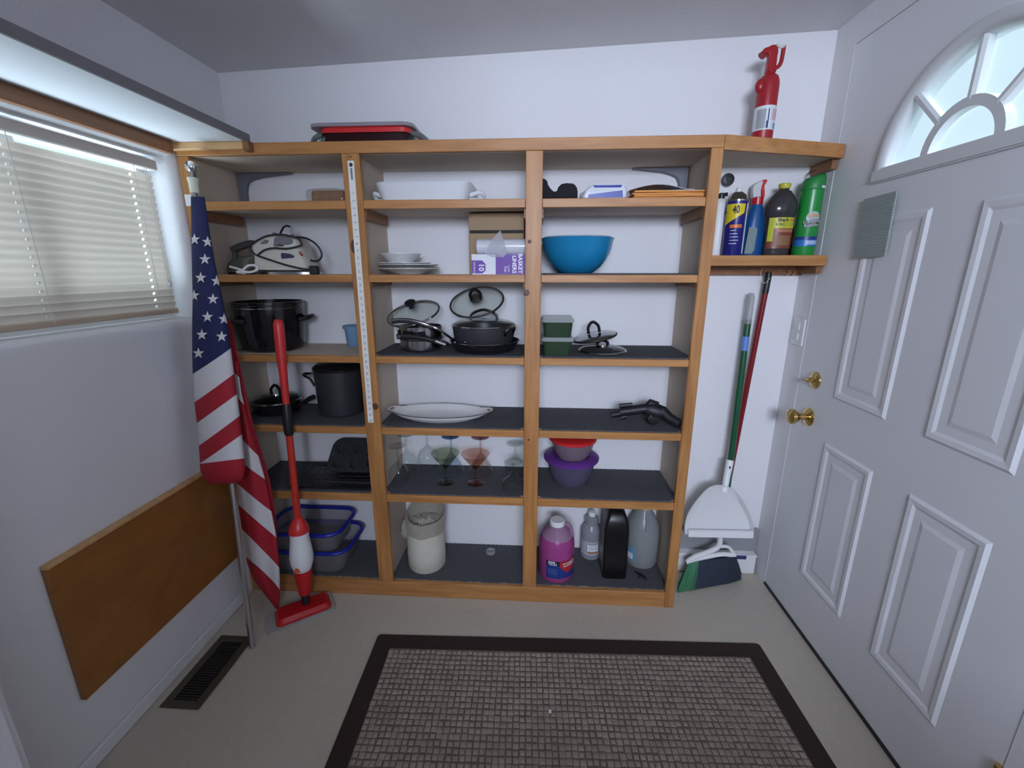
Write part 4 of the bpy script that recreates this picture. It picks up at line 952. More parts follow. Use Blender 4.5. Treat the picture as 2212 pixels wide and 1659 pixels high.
zs = hz-.012; Rs = R*.905; Hs = .066; cs_ = Vector((c.x-.002, c.y, 0))
sa = thing('saute_pan', 'dark grey deep saute pan stacked in the frying pan', 'pan', (cs_.x, cs_.y, zs))
for p_ in (1,): MB().lathe([(Rs*.86, zs), (Rs*.90, zs+.003), (Rs*.97, zs+Hs*.5), (Rs, zs+Hs), (Rs*.965, zs+Hs), (Rs*.92, zs+Hs*.4), (Rs*.86, zs+.006), (0, zs+.006)], c=cs_, seg=48).build('pan', mat('hard_anodized', (.030, .031, .036), .38), sa)
P = smoothpts([(cs_.x-Rs*.93, cs_.y-.045, zs+Hs*.28), at(950, 713, y=.045), at(925, 702, y=.04), at(895, 693, y=.036), at(868, 690, y=.034), at(847, 692, y=.034)], 5)
MB().tube(P, [.0045]*6+[.0055]*20, 10).build('handle', M_steel, sa)
MB().tube([p+Vector((0, -.001, -.006)) for p in P[8:]], .0065, 8).build('handle_under', M_black, sa)
P = smoothpts([(cs_.x+Rs*.72, cs_.y-Rs*.68, zs+Hs*.62), (cs_.x+Rs*.80, cs_.y-Rs*.84, zs+Hs*.95), (cs_.x+Rs*1.02, cs_.y-Rs*.6, zs+Hs*1.05), (cs_.x+Rs*.94, cs_.y-Rs*.30, zs+Hs*.70)], 5)
MB().tube(P, .0045, 8).build('helper_handle', M_steel, sa)
for a in (2.2, 2.6):
    P = (cs_.x+Rs*1.01*math.cos(a+PI*.52), cs_.y-Rs*.93+abs(a-2.4)*.02, zs+Hs*.3)
    MB().ball(P, .0045, 10, 6).build('rivet', M_steel, sa)
lb_ = thing('glass_lid', 'glass lid with a chrome arch handle lying on the saute pan', 'lid', (cs_.x, cs_.y, zs+Hs))
glass_lid(lb_, TT((cs_.x, cs_.y, zs+Hs+.0046)), Rs*1.0, .022, 'arch')
MB().lathe([(.012, 0), (.01, .001)], T=TT((cs_.x, cs_.y, zs+Hs+.03)), seg=12).build('steam_vent', M_steel, lb_)
pc = at(1032, 672, y=.19)
la = thing('glass_lid', 'glass lid leaning on its edge behind the pan stack', 'lid', pc)
glass_lid(la, TT((pc.x, .168, zs+Hs+.088), rx=29, ry=-7), .102, .018, 'strap')

# ---- row 3 right: green boxes and lids
z0 = rowz(2, 2)
p = at(1195, 761, z=z0); yc = .085; cx = xat(1192, 745, yc); s = mpp(at(1195, 740, y=.03)); xr = xat(1238, 735, .06); hx = (xr-.0115)/2/1.10; cx = (xr+.0115)/2
M_green = mat('dark_green_plastic', (.022, .050, .022), .35)
for i, lab in enumerate(('lower dark green food box with clear lid beside the third upright', 'upper dark green food box with clear lid beside the third upright')):
    zz = z0+i*.0665; hh = .052
    g = thing('food_box', lab, 'food container', (cx, yc, zz), 'green food boxes')
    MB().rings([rrect(cx, yc, hx*.90, .058, .012, zz), rrect(cx, yc, hx, .066, .014, zz+hh), rrect(cx, yc, hx*.96, .063, .013, zz+hh), rrect(cx, yc, hx*.88, .056, .012, zz+.004)]).build('box', M_green, g)
    MB().rings([rrect(cx, yc, hx*1.09, .072, .016, zz+hh+.0003), rrect(cx, yc, hx*1.10, .073, .016, zz+hh+.007), rrect(cx, yc, hx*1.0, .066, .014, zz+hh+.0135), rrect(cx, yc, hx*.9, .06, .013, zz+hh+.0135)]).build('lid', clear('frosted_lid', (.62, .66, .64), .45, .2, .75), g)
c, R = stand(1301, 761, 98, z0, .02); c.y = .125; c.x = xat(1301, 752, .125)
l2 = thing('pan_lid', 'flat clear glass lid lying on the liner beside the green boxes', 'lid', c)
glass_lid(l2, TT((c.x, c.y, z0+.0045)), R, .018, 'low')
pc = at(1284, 733, y=c.y+.01); l1 = thing('pan_lid', 'small chrome lid propped askew on the flat glass lid', 'lid', pc)
T = TT((pc.x, c.y+.005, z0+.054), ry=-11, rx=3); Rl = 46*mpp(pc)
MB().lathe([(Rl, 0), (Rl, .004), (Rl*.9, .007), (Rl*.5, .012), (0, .014)], T=T, seg=36).build('lid_disc', mat('dark_steel', (.34, .34, .35), .15, 1), l1)
MB().tube([(Rl*1.0*math.cos(2*PI*k/40), Rl*1.0*math.sin(2*PI*k/40), 0) for k in range(40)], .004, 8, T=T, closed=True).build('rim', M_black, l1)
MB().tube(smoothpts([(-.020, 0, .015), (-.018, 0, .040), (0, 0, .056), (.018, 0, .040), (.020, 0, .015)], 5), .0055, 8, T=T).build('arch_handle', M_blackgloss, l1)

# ---- row 4 left: small pan with lid, tall pot
z0 = rowz(3, 0)
c, R = stand(592, 903, 108, z0, .03); H = .045; c = inbay(c, R*1.04, 0)
sm = thing('small_pan', 'small black pan with glass lid at the left end of its shelf', 'pan', c)
MB().lathe([(R*.84, z0), (R*.92, z0+.004), (R, z0+H), (R*.96, z0+H), (R*.9, z0+.008), (0, z0+.007)], c=(c.x, c.y, 0), seg=44).build('pan', M_blackgloss, sm)
MB().tube(smoothpts([(c.x+R*.96, c.y+.01, z0+H*.85), at(656, 870, y=c.y-.045), at(667, 862, y=c.y-.062), at(678, 857, y=c.y-.072)], 6), [.006]*5+[.0095]*14, 10).build('handle', M_black, sm)
lt = thing('glass_lid', 'glass lid with black strap handle on the small left pan', 'lid', (c.x, c.y, z0+H))
glass_lid(lt, TT((c.x, c.y, z0+H+.0045)), R*.99, .024, 'strap')
c, R = stand(742, 902, 106, z0, .02); H = zat(742, 795, c.y)-z0
tp = thing('tall_pot', 'tall matte black pot with chrome loop handle beside the second upright', 'pot', c)
MB().lathe([(R*.88, z0), (R*.94, z0+.005), (R, z0+H*.9), (R*1.0, z0+H), (R*.96, z0+H), (R*.92, z0+.01), (0, z0+.008)], c=(c.x, c.y, 0), seg=48).build('pot', mat('hard_anodized', (.030, .031, .036), .38), tp)
MB().lathe([(R*1.005, z0+H-.002), (R*1.03, z0+H+.002), (R*1.03, z0+H+.008), (R*.9, z0+H+.018), (R*.4, z0+H+.022), (0, z0+H+.022)], c=(c.x, c.y, 0), seg=48).build('lid', M_blackgloss, tp)
MB().tube([(c.x+R*1.03*math.cos(2*PI*k/48), c.y+R*1.03*math.sin(2*PI*k/48), z0+H+.001) for k in range(48)], .0018, 6, closed=True).build('rim', M_steel, tp)
P = smoothpts([(c.x-R*.96, c.y-.030, z0+H*.62), (c.x-R*1.10, c.y-.034, z0+H*.78), (c.x-R*1.42, c.y-.020, z0+H*.84), (c.x-R*1.50, c.y, z0+H*.85), (c.x-R*1.42, c.y+.020, z0+H*.84), (c.x-R*1.10, c.y+.034, z0+H*.84), (c.x-R*.96, c.y+.030, z0+H*.80)], 5)
MB().tube(P, .0048, 10).build('loop_handle', M_steel, tp)
MB().tube(P[12:19], .0068, 10).build('handle_grip', M_black, tp)

# ---- row 4 middle: platter
z0 = rowz(3, 1)
pf = at(950, 911, z=z0); s = mpp(at(950, 890, y=.1)); yc = .108; cx = xat(951, 886, yc); hx, hy = 101*s, .092
pl = thing('platter', 'oval white serving platter with thin dark rim and two tab handles', 'platter', (cx, yc, z0))
def oval(fx, fy, z, tab=0, n=56):
    R_ = []
    for k in range(n):
        a = 2*PI*k/n; c_, s_ = math.cos(a), math.sin(a); t = min(1, max(0, abs(c_)-.86)/.09)
        R_.append(Vector((cx+hx*fx*c_+(1 if c_ > 0 else -1)*tab*t*(1 if tab > .02 else 1), yc+hy*fy*s_, z+ (.006*t if tab else 0))))
    return R_
zr = .030
MB().rings([oval(.70, .66, z0), oval(.74, .70, z0+.004), oval(.92, .90, z0+zr*.55), oval(1, 1, z0+zr, .024), oval(1, 1, z0+zr+.003, .024), oval(.95, .94, z0+zr-.002, .010), oval(.84, .82, z0+zr*.5), oval(.70, .66, z0+.007)]).build('dish', M_china, pl, smooth=50)
MB().tube(oval(1.002, 1.002, z0+zr+.0015, .024), .0016, 6, closed=True).build('dark_rim', mat('dark_rim', (.045, .035, .035), .3), pl)
for sg in (-1, 1):
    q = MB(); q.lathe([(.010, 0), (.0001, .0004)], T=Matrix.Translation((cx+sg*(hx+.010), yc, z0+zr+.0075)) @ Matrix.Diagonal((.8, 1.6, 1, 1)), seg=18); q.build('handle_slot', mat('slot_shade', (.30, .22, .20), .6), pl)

# ---- row 4 right: black pistol-shaped gadget
z0 = rowz(3, 2)
yg = .085
gd = thing('hand_gadget', 'black pistol-shaped hand gadget lying at the right end of its shelf', 'gadget', at(1400, 910, z=z0))
def stick(name, pts, r, sq=False, m_=None):
    P = [at(u, v, y=y) for u, v, y in pts]; P = [Vector((p.x, p.y, max(p.z, z0+r[0]+.0006))) for p in P]
    q = MB(); q.tube(P, r, 12); return q.build(name, m_ or mat('black_rubber', (.011, .011, .016), .5), gd)
stick('barrel', [(1340,890,.10),(1400,882,.09)], [.018, .019])
stick('tip', [(1321,897,.105),(1345,892,.10)], [.011, .012])
stick('foot', [(1340,903,.095),(1352,899,.095)], [.009, .009])
stick('body', [(1395,883,.09),(1412,887,.085),(1434,892,.08)], [.024, .032, .024])
stick('grip', [(1428,886,.08),(1445,903,.06),(1468,926,.03)], [.021, .019, .017])
q = MB(); p1_, p2_ = at(1400, 868, y=.09), at(1425, 880, y=.085); q.tube([at(1400, 876, y=.09), at(1404, 869, y=.09), at(1420, 876, y=.086)], [.014, .013, .015], 10); q.build('hammer', MATS['black_rubber'], gd)
q = MB(); T = Matrix.Translation(at(1411, 903, y=.075)) @ Matrix.Rotation(PI/2, 4, 'X'); q.lathe([(.025, -.012), (.027, 0), (.022, .014), (.012, .016)], T=T, seg=20)
for v_ in q.v: v_.z = max(v_.z, z0+.0006)
q.build('trigger_wheel', M_black, gd)
q = MB(); q.tube([at(1338, 877, y=.10), at(1366, 874, y=.098)], .008, 8); q.build('sight', MATS['black_rubber'], gd)

# ---- row 5 left: muffin tin, rack, tray
z0 = rowz(4, 0)
tr_ = thing('baking_tray', 'dark flat baking tray at the left end under the muffin tin', 'baking tray', (-.90, .14, z0))
xa, xb = -.995, -.64; tc_ = ((xa+xb)/2, .128)
MB().rings([rrect(tc_[0], tc_[1], (xb-xa)/2*f, .112*f, .02, z0+zz) for f, zz in ((.94, .0002), (1, .012), (1.02, .013), (.97, .012), (.92, .003))]).build('tray', M_blacksatin, tr_)
wr = thing('wire_rack', 'black wire cooling rack lying on the dark baking tray', 'cooling rack', (-.83, .1, z0+.013))
zz = z0+.0165
wa, wb = xat(672, 1020, .10), -.640
for i, (y, h) in enumerate(((.045, 0), (.075, 0), (.105, 0), (.04, .009), (.02, .018), (.165, .0), (.225, .0))):
    MB().tube([(wa, y, zz+h), (wb, y, zz+h)], .0017, 6).build('wire', mat('rack_wire', (.10, .10, .11), .25, .8), wr)
for k in range(9):
    x = wa+.004+(wb-wa-.008)*k/8; MB().tube([(x, .02, zz+.0145), (x, .04, zz+.006), (x, .05, zz+.003), (x, .225, zz+.003)], .0013, 6).build('wire', MATS['rack_wire'], wr)
mtn = thing('muffin_tin', 'black muffin tin leaning on the back wall behind the second upright', 'muffin tin', (-.76, .2, z0+.02))
TMu = Matrix.Translation((xat(770, 1010, .17), .125, z0+.026)) @ Matrix.Rotation(math.radians(40), 4, 'X')
cw, ch = .074, .068; nc, nr = 3, 2; ox, oy = -.105, .012
M_tin = mat('tin_nonstick', (.045, .045, .050), .22)
m = MB(TMu); out_ = rrect(ox+nc*cw/2, oy+nr*ch/2, nc*cw/2+.012, nr*ch/2+.012, .045, .0, 7)
x0_, x1_, y0_, y1_ = ox, ox+nc*cw, oy, oy+nr*ch
inn = [Vector((min(max(p.x, x0_), x1_), min(max(p.y, y0_), y1_), 0)) for p in out_]
lip = [p+Vector((0, 0, -.006)) for p in out_]
m.rings([lip, out_, inn], False, False); m.build('rim', M_tin, mtn, smooth=30)
for i_ in range(nc):
    for j_ in range(nr):
        cx_, cy_ = ox+(i_+.5)*cw, oy+(j_+.5)*ch; q = MB(TMu); sq = []; cir = lambda r_, z_: [Vector((cx_+r_*math.cos(2*PI*k/32), cy_+r_*math.sin(2*PI*k/32), z_)) for k in range(32)]
        for k in range(32):
            c_, s_ = math.cos(2*PI*k/32), math.sin(2*PI*k/32); t = min(cw/2/abs(c_) if abs(c_) > 1e-6 else 9, ch/2/abs(s_) if abs(s_) > 1e-6 else 9); sq.append(Vector((cx_+t*c_, cy_+t*s_, 0)))
        q.rings([sq, cir(.0305, 0), cir(.029, -.003), cir(.023, -.026), cir(.0225, -.0265)], False, True); q.build('cup', M_tin, mtn, smooth=40)

# ---- row 5 middle: stemmed glasses
z0 = rowz(4, 1)
def goblet(name, label, u, v, wpx, flip, kind, m_, yc=.1, H=None, group=None):
    c = at(u, v, y=yc); R = wpx/2*mpp(c)*wide(u); c = inbay(Vector((c.x, yc, z0)), R*1.02, 1)
    if kind == 'wine': H = H or .20; prof = [(R*.85, 0), (R*.8, .0015), (R*.15, .004), (.0045, .012), (.0040, H*.40), (.009, H*.44), (R*.75, H*.55), (R*1.0, H*.70), (R*.95, H*.85), (R*.80, H)]
    elif kind == 'martini': H = H or .17; prof = [(R*.66, 0), (R*.62, .0015), (R*.15, .004), (.0045, .012), (.0045, H*.46), (.010, H*.50), (R, H)]
    else: H = H or .15; prof = [(R*.86, 0), (R*.8, .0015), (R*.15, .004), (.006, .012), (.006, H*.35), (.016, H*.42), (.010, H*.48), (R*.5, H*.54), (R, H*.68), (R*.98, H*.80), (R*.9, H)]
    g = thing(name, label, 'glass', c, group)
    k = next(i for i, p in enumerate(prof) if i > 3 and p[1] > H*(.38 if kind != 'martini' else .45))
    F = lambda L: [(r, z0+(H-z if flip else z)) for r, z in L]
    MB().lathe(F(prof[:4]), c=(c.x, c.y, 0), seg=30).build('foot', m_[0], g)
    MB().shell(F(prof[3:k+1]), c=(c.x, c.y, 0), seg=14).build('stem', m_[1], g)
    MB().shell(F(prof[k:]), c=(c.x, c.y, 0), seg=30).build('bowl', m_[2], g)
CG = M_glass
GG = glass('green_glass', (.58, .62, .50), .7); BG = glass('blue_glass', (.36, .50, .66), .6); RG = glass('rose_glass', (.80, .60, .53), .7); PG = glass('pink_glass', (.68, .50, .52), .6)
PB = glass('pale_blue_glass', (.84, .90, .94), .7); PP = glass('pale_rose_glass', (.93, .87, .85), .7)
goblet('wine_glass', 'upside-down clear wine glass nearest the second upright', 861, 1045, 44, True, 'wine', (CG, CG, CG), .085, .165)
goblet('wine_glass', 'upside-down clear wine glass second from the second upright', 880, 1010, 44, True, 'wine', (CG, CG, CG), .175, .18)
goblet('wine_glass', 'upside-down clear wine glass standing behind the green martini glass', 925, 1006, 46, True, 'wine', (CG, CG, CG), .222, .19)
goblet('martini_glass', 'upside-down blue footed martini glass behind the green one', 976, 1018, 58, True, 'martini', (BG, PB, PB), .213, .160)
goblet('martini_glass', 'upright smoky green martini glass on the glassware shelf', 964, 1040, 61, False, 'martini', (GG, CG, GG), .112, .128)
goblet('martini_glass', 'upside-down pink footed martini glass behind the rose one', 1039, 1020, 58, True, 'martini', (PG, PP, PP), .213, .160)
goblet('martini_glass', 'upright rose tinted martini glass on the glassware shelf', 1028, 1042, 61, False, 'martini', (RG, CG, RG), .112, .128)
goblet('dessert_glass', 'upside-down clear goblet at the front beside the third upright', 1108, 1060, 46, True, 'coupe', (CG, CG, CG), .062, .120)
goblet('dessert_glass', 'upside-down clear goblet at the back beside the third upright', 1113, 1012, 44, True, 'coupe', (CG, CG, CG), .20, .140)

# ---- row 5 right: lidded bowls
z0 = rowz(4, 2)
c, R0 = stand(1232, 1057, 96, z0, .03); s = mpp(c); H = .105
LP = clear('lilac_plastic', (.20, .17, .28), .42, .25, .7)
d = thing('lidded_bowl', 'clear plastic bowl with purple lid at the bottom of the bowl pair', 'bowl', c)
R = min(56*s, .102); c.y = .150; c.x = xat(1232, 1040, .150)
MB().shell([(.001, z0+.0002), (R*.60, z0+.0002), (R*.72, z0+.012), (R*.86, z0+H*.5), (R*.96, z0+H)], c=(c.x, c.y, 0), seg=40).build('bowl', LP, d)
MB().lathe([(R*.97, z0+H-.004), (R*1.08, z0+H-.002), (R*1.09, z0+H+.006), (R*1.0, z0+H+.012), (R*.70, z0+H+.012), (R*.68, z0+H+.005), (0, z0+H+.005)], c=(c.x, c.y, 0), seg=44).build('purple_lid', mat('purple_plastic', (.13, .035, .26), .35), d)
z1 = z0+H+.0055; H1 = .082; d = thing('lidded_bowl', 'clear plastic bowl with red lid stacked on the purple lid', 'bowl', (c.x, c.y, z1)); R1 = R*.90
MB().shell([(.001, z1), (R1*.62, z1), (R1*.70, z1+.010), (R1*.86, z1+H1*.5), (R1*.97, z1+H1)], c=(c.x+.004, c.y, 0), seg=40).build('bowl', clear('rosy_plastic', (.40, .30, .36), .42, .25, .7), d)
MB().lathe([(R1*.97, z1+H1-.006), (R1*1.03, z1+H1-.006), (R1*1.04, z1+H1+.006), (R1*.9, z1+H1+.010), (0, z1+H1+.010)], c=(c.x+.004, c.y, 0), seg=44).build('red_lid', mat('red_lid', (.62, .022, .025), .4), d)

# ---- row 6 left: blue-rimmed boxes
z0 = rowz(5, 0)
yc, cx = .135, xat(678, 1170, .12); s = mpp(at(680, 1180, y=.1))
M_brim = mat('blue_rim', (.010, .016, .30), .4); SM = clear('smoky_plastic', (.42, .41, .43), .24, .25, .6)
for i, (zz, hh, hx_, sh, lab) in enumerate(((z0, .105, 92*s, 0, 'lower clear storage box with blue rim behind the mop'), (z0+.088, .095, 84*s, -.006, 'upper clear storage box with blue rim nested in the lower one'))):
    g = thing('storage_tub', lab, 'storage box', (cx+sh, yc, zz), 'blue-rimmed boxes')
    fx = hx_ if i == 0 else hx_*.96; fy = .118 if i == 0 else .110
    MB().rings([rrect(cx+sh, yc, fx*.80, fy*.80, .04, zz+.0006), rrect(cx+sh, yc, fx*.84, fy*.84, .045, zz+.01), rrect(cx+sh, yc, fx*.96, fy*.96, .055, zz+hh)], True, False).build('tub', SM, g)
    MB().tube(rrect(cx+sh, yc, fx, fy, .06, zz+hh, 7), .0085, 8, closed=True).build('blue_rim', M_brim, g)

# ---- row 6 middle: bagged roll, small cap
z0 = rowz(5, 1)
c, R = stand(925, 1243, 80, z0, .035); H = zat(925, 1108, c.y)-z0
rl = thing('wrapped_roll', 'cream paper roll in a torn clear bag on the bottom shelf', 'roll', c)
M_cloth = mat('cream_paper', (.60, .57, .48), .9, noise=.06, nscale=40, bump=.6, bscale=120)
MB().lathe([(R*.93, z0), (R, z0+.008), (R*1.02, z0+H*.3), (R*.99, z0+H*.6), (R*1.0, z0+H*.80), (R*.95, z0+H*.82), (R*.35, z0+H*.80), (R*.33, z0+H*.65), (0, z0+H*.65)], c=(c.x, c.y, 0), seg=36).build('roll', M_cloth, rl)
MF = clear('milky_film', (.64, .60, .52), .42, .3, .7)
bagm = MB(); rs = []; nn = 40
for k, (rr, zz, dx, tl) in enumerate(((1.03, .70, 0, 0), (1.06, .82, 0, .004), (1.08, .92, 0, .012), (1.07, 1.0, .003, .020), (1.02, 1.04, .006, .024), (.98, 1.03, .006, .024), (.95, .95, .004, .018), (.90, .83, 0, .004))):
    rs.append([(c.x+dx+R*rr*(1+.018*math.sin(7*a+k))*math.cos(a), c.y+R*rr*(1+.018*math.sin(7*a+k))*math.sin(a), z0+H*zz+tl*math.sin(a)*.9+.002*math.sin(5*a+k*2)) for a in [2*PI*j/nn for j in range(nn)]])
bagm.rings(rs, False, False); bagm.build('bag_top', MF, rl, smooth=80)
rs = [[(c.x+R*f*math.cos(2*PI*j/30), c.y+R*f*math.sin(2*PI*j/30), z0+H*.825+(1-f)*.018+.007*(1-abs(2*f-1))*math.sin(2.5*j+7*f)+random.uniform(-.002, .002)) for j in range(30)] for f in (.93, .78, .60, .42, .24, .08)]
q = MB(); q.rings(rs, False, True); q.build('crumpled_top', M_cloth, rl, smooth=80)
q = MB(); n1, n2 = 10, 18; rs = []
for i in range(n1+1):
    t = i/n1; w_ = .024*math.sin(PI*(.06+.90*t))**.7; cz_ = z0+H*(.93-.36*t)
    rs.append([(c.x-R*.98+w_*.75*(1+.22*math.sin(3*j+2*i))*math.cos(2*PI*j/n2), c.y-R*.42+w_*(1+.18*math.cos(4*j+i))*math.sin(2*PI*j/n2), cz_+.004*math.sin(2*j+i)) for j in range(n2)])
q.rings(rs); q.build('bag_crumple', MF, rl, smooth=80)
c, R = stand(1060, 1200, 20, z0, .02); q = MB(); q.lathe([(R, z0), (R, z0+.012), (R*.8, z0+.013), (R*.75, z0+.003), (0, z0+.003)], c=(c.x, c.y, 0), seg=20)  # small clear cap, open side up
tag(q.build('plastic_cap', M_clearplastic), 'tiny clear plastic cap on the bottom middle liner', 'cup')

# ---- row 6 right: jugs and bottles
z0 = rowz(5, 2)
c, R = stand(1200, 1268, 76, z0, .022); H = zat(1204, 1122, c.y)-z0
jg = thing('antifreeze_jug', 'gallon jug of pink antifreeze with blue and red label', 'jug', c)
PKL = mat('pink_liquid', (.33, .055, .21), .25, spec=.6)
MB().lathe([(R*.93, z0), (R, z0+.010), (R, z0+H*.58), (R*.97, z0+H*.66), (R*.86, z0+H*.73)], c=(c.x, c.y, 0), seg=40).build('liquid_body', PKL, jg)
MB().shell([(R*.86, z0+H*.73), (R*.68, z0+H*.81), (R*.44, z0+H*.88), (R*.36, z0+H*.92)], c=(c.x, c.y, 0), seg=40).build('shoulder', clear('pink_film', (.52, .30, .46), .55, .25, .8), jg)
MB().lathe([(R*.40, z0+H*.915), (R*.42, z0+H*.92), (R*.42, z0+H*.985), (R*.38, z0+H), (0, z0+H)], c=(c.x, c.y, 0), seg=28).build('cap', M_white, jg)
MB().tube(smoothpts([(c.x+R*.32, c.y+.01, z0+H*.90), (c.x+R*.62, c.y+.006, z0+H*.90), (c.x+R*.76, c.y, z0+H*.84), (c.x+R*.84, c.y-.004, z0+H*.72)], 6), .0085, 10).build('handle', MATS['pink_film'], jg)
q = MB(); q.cylpatch((c.x, c.y, 0), R, -.62, 1.25, z0+H*.10, z0+H*.42, 20); q.build('label', mat('label_royal_blue', (.012, .035, .22), .4), jg)
q = MB(); q.cylpatch((c.x, c.y, 0), R+.0005, -.62, .12, z0+H*.335, z0+H*.42, 8); q.build('label_black', mat('label_black', (.01, .01, .02), .4), jg)
q = MB(); AA = [.14+1.11*k/16 for k in range(17)]; low = lambda a: .31-.12*(a-.14)/.48 if a < .62 else .19+.05*(a-.62)/.63
q.add([(c.x+(R+.0014)*math.sin(a), c.y-(R+.0014)*math.cos(a), z0+H*h) for h_ in (0, 1) for a in AA for h in ((.42,) if h_ == 0 else (low(a),))], [(k, k+1, 18+k, 17+k) for k in range(16)]); q.build('label_red', mat('label_red', (.42, .02, .03), .4), jg)
q = MB(); text_cyl(q, 'SUPER', .0105, (c.x, c.y, 0), R+.0016, -.30, z0+H*.400, bold=.0003); text_cyl(q, 'TECH', .0150, (c.x, c.y, 0), R+.0016, -.27, z0+H*.362, bold=.0004)
q.build('brand_lettering', MATS['print_white'], jg, smooth=0); q = MB(); text_cyl(q, 'RV & MARINE', .0100, (c.x, c.y, 0), R+.0022, .70, z0+H*.375, rot=.05, bold=.0003); text_cyl(q, 'ANTIFREEZE', .0100, (c.x, c.y, 0), R+.0022, .70, z0+H*.330, rot=.05, bold=.0003); q.build('lettering', MATS['print_white'], jg, smooth=0)
q = MB(); q.cylpatch((c.x, c.y, 0), R+.0005, -.50, .0, z0+H*.165, z0+H*.285, 6); q.build('label_text_block', mat('label_paler_blue', (.035, .07, .25), .5), jg)

c, R = stand(1274, 1206, 43, z0, .03); H = zat(1274, 1104, c.y)-z0
vb = thing('vinegar_bottle', 'clear vinegar bottle with waisted neck and white label', 'bottle', c)
VC = clear('frosty_plastic', (.46, .46, .50), .55, .25, .8)
MB().lathe([(R*.90, z0), (R, z0+.006), (R, z0+H*.55), (R*.96, z0+H*.62), (R*.70, z0+H*.70), (R*.62, z0+H*.73), (R*.68, z0+H*.80), (R*.66, z0+H*.86), (R*.38, z0+H*.91)], c=(c.x, c.y, 0), seg=32).build('bottle', VC, vb)
MB().lathe([(R*.36, z0+H*.905), (R*.36, z0+H*.96), (R*.33, z0+H*.965), (R*.33, z0+H*.998), (0, z0+H)], c=(c.x, c.y, 0), seg=20).build('cap', M_white, vb)
q = MB(); q.cylpatch((c.x, c.y, 0), R, -1.35, 1.35, z0+H*.12, z0+H*.42, 16); q.build('label', mat('label_greywhite', (.46, .46, .48), .5), vb)
q = MB(); q.cylpatch((c.x, c.y, 0), R+.0004, -.50, .72, z0+H*.15, z0+H*.38, 10); q.build('label_frame', mat('label_navy', (.03, .05, .16), .5), vb)
q = MB(); q.cylpatch((c.x, c.y, 0), R+.0008, -.46, .68, z0+H*.16, z0+H*.37, 10); q.build('label_face', MATS['label_white'], vb)
q = MB(); q.cylpatch((c.x, c.y, 0), R+.0012, -.40, .60, z0+H*.17, z0+H*.21, 8); q.build('label_picture', mat('label_brown', (.34, .17, .06), .6), vb)
q = MB(); text_cyl(q, 'DISTILLED', .0062, (c.x, c.y, 0), R+.0014, .10, z0+H*.34); text_cyl(q, 'VINEGAR', .0075, (c.x, c.y, 0), R+.0014, .10, z0+H*.28); q.build('lettering', MATS['label_navy'], vb, smooth=0)

p = at(1325, 1231, z=z0); yc = .125; cx = xat(1326, 1190, .11); s = mpp(at(1325, 1180, y=.1)); hx = 26*s; H = .305
ol = thing('oil_jug', 'tall black motor oil jug between the clear bottles', 'jug', (cx, yc, z0))
MB().rings([rrect(cx, yc, hx*.94, .056, .012, z0), rrect(cx, yc, hx, .06, .014, z0+.01), rrect(cx, yc, hx, .06, .014, z0+H*.72), rrect(cx, yc, hx*.92, .056, .014, z0+H*.84), rrect(cx, yc, hx*.70, .045, .014, z0+H*.94), rrect(cx-.005, yc, hx*.4, .02, .008, z0+H)]).build('jug', mat('oil_black', (.006, .006, .007), .35), ol, smooth=40)
MB().lathe([(.015, z0+H), (.015, z0+H+.018), (0, z0+H+.018)], c=(cx-.005, yc, 0), seg=18).build('cap', M_black, ol)
MB().box(cx-hx-.0012, cx-hx+.0004, yc-.048, yc+.040, z0+.035, z0+H*.66).build('label', mat('label_dark', (.10, .075, .065), .4), ol, smooth=0)
MB().box(cx-hx-.0016, cx-hx+.0002, yc-.046, yc+.035, z0+H*.45, z0+H*.64).build('label_red_band', mat('label_dark_red', (.12, .02, .02), .4), ol, smooth=0)

c, R = stand(1386, 1228, 70, z0, .05); c = inbay(c, R*1.01, 2); H = .275
wj = thing('water_jug', 'milky clear gallon water jug at the right end of the bottom shelf', 'jug', c)
MB().lathe([(R*.88, z0), (R*.97, z0+.012), (R, z0+H*.30), (R*.99, z0+H*.60), (R*.90, z0+H*.70), (R*.62, z0+H*.84), (R*.40, z0+H*.92), (R*.36, z0+H*.96)], c=(c.x, c.y, 0), seg=36).build('jug', clear('milky_plastic', (.40, .42, .42), .62, .3, .85), wj)
MB().lathe([(R*.42, z0+H*.955), (R*.42, z0+H), (0, z0+H)], c=(c.x, c.y, 0), seg=20).build('cap', M_white, wj)
MB().tube(smoothpts([(c.x+R*.02, c.y-R*.42, z0+H*.90), (c.x+R*.02, c.y-R*.80, z0+H*.80), (c.x, c.y-R*.97, z0+H*.66)], 6), .007, 10).build('handle', MATS['frosty_plastic'], wj)
q = MB(); q.cylpatch((c.x, c.y, 0), R, -1.5, -.55, z0+H*.12, z0+H*.34, 8); q.build('label', mat('label_water', (.16, .32, .48), .4), wj)
q = MB(); q.cylpatch((c.x, c.y, 0), R+.0006, -1.2, -.75, z0+H*.14, z0+H*.24, 5); q.build('label_patch', MATS['label_white'], wj)
b = at(1386, 1246, z=z0); bug = thing('binder_clip', 'tiny black clip lying on the bottom right liner', 'clip', b)
q = MB(); q.tube([b+Vector((-.020, .024, .004)), b+Vector((0, 0, .006)), b+Vector((.016, -.022, .004))], [.003, .006, .003], 8); q.build('body', M_black, bug)
for k in (-1, 0, 1):
    q = MB(); q.tube([b+Vector((-.014+k*.004, -.008+k*.012, .0015)), b+Vector((k*.006, k*-.008, .007)), b+Vector((.014+k*.004, .006+k*-.006, .0015))], .0012, 5); q.build('wire_leg', M_black, bug)

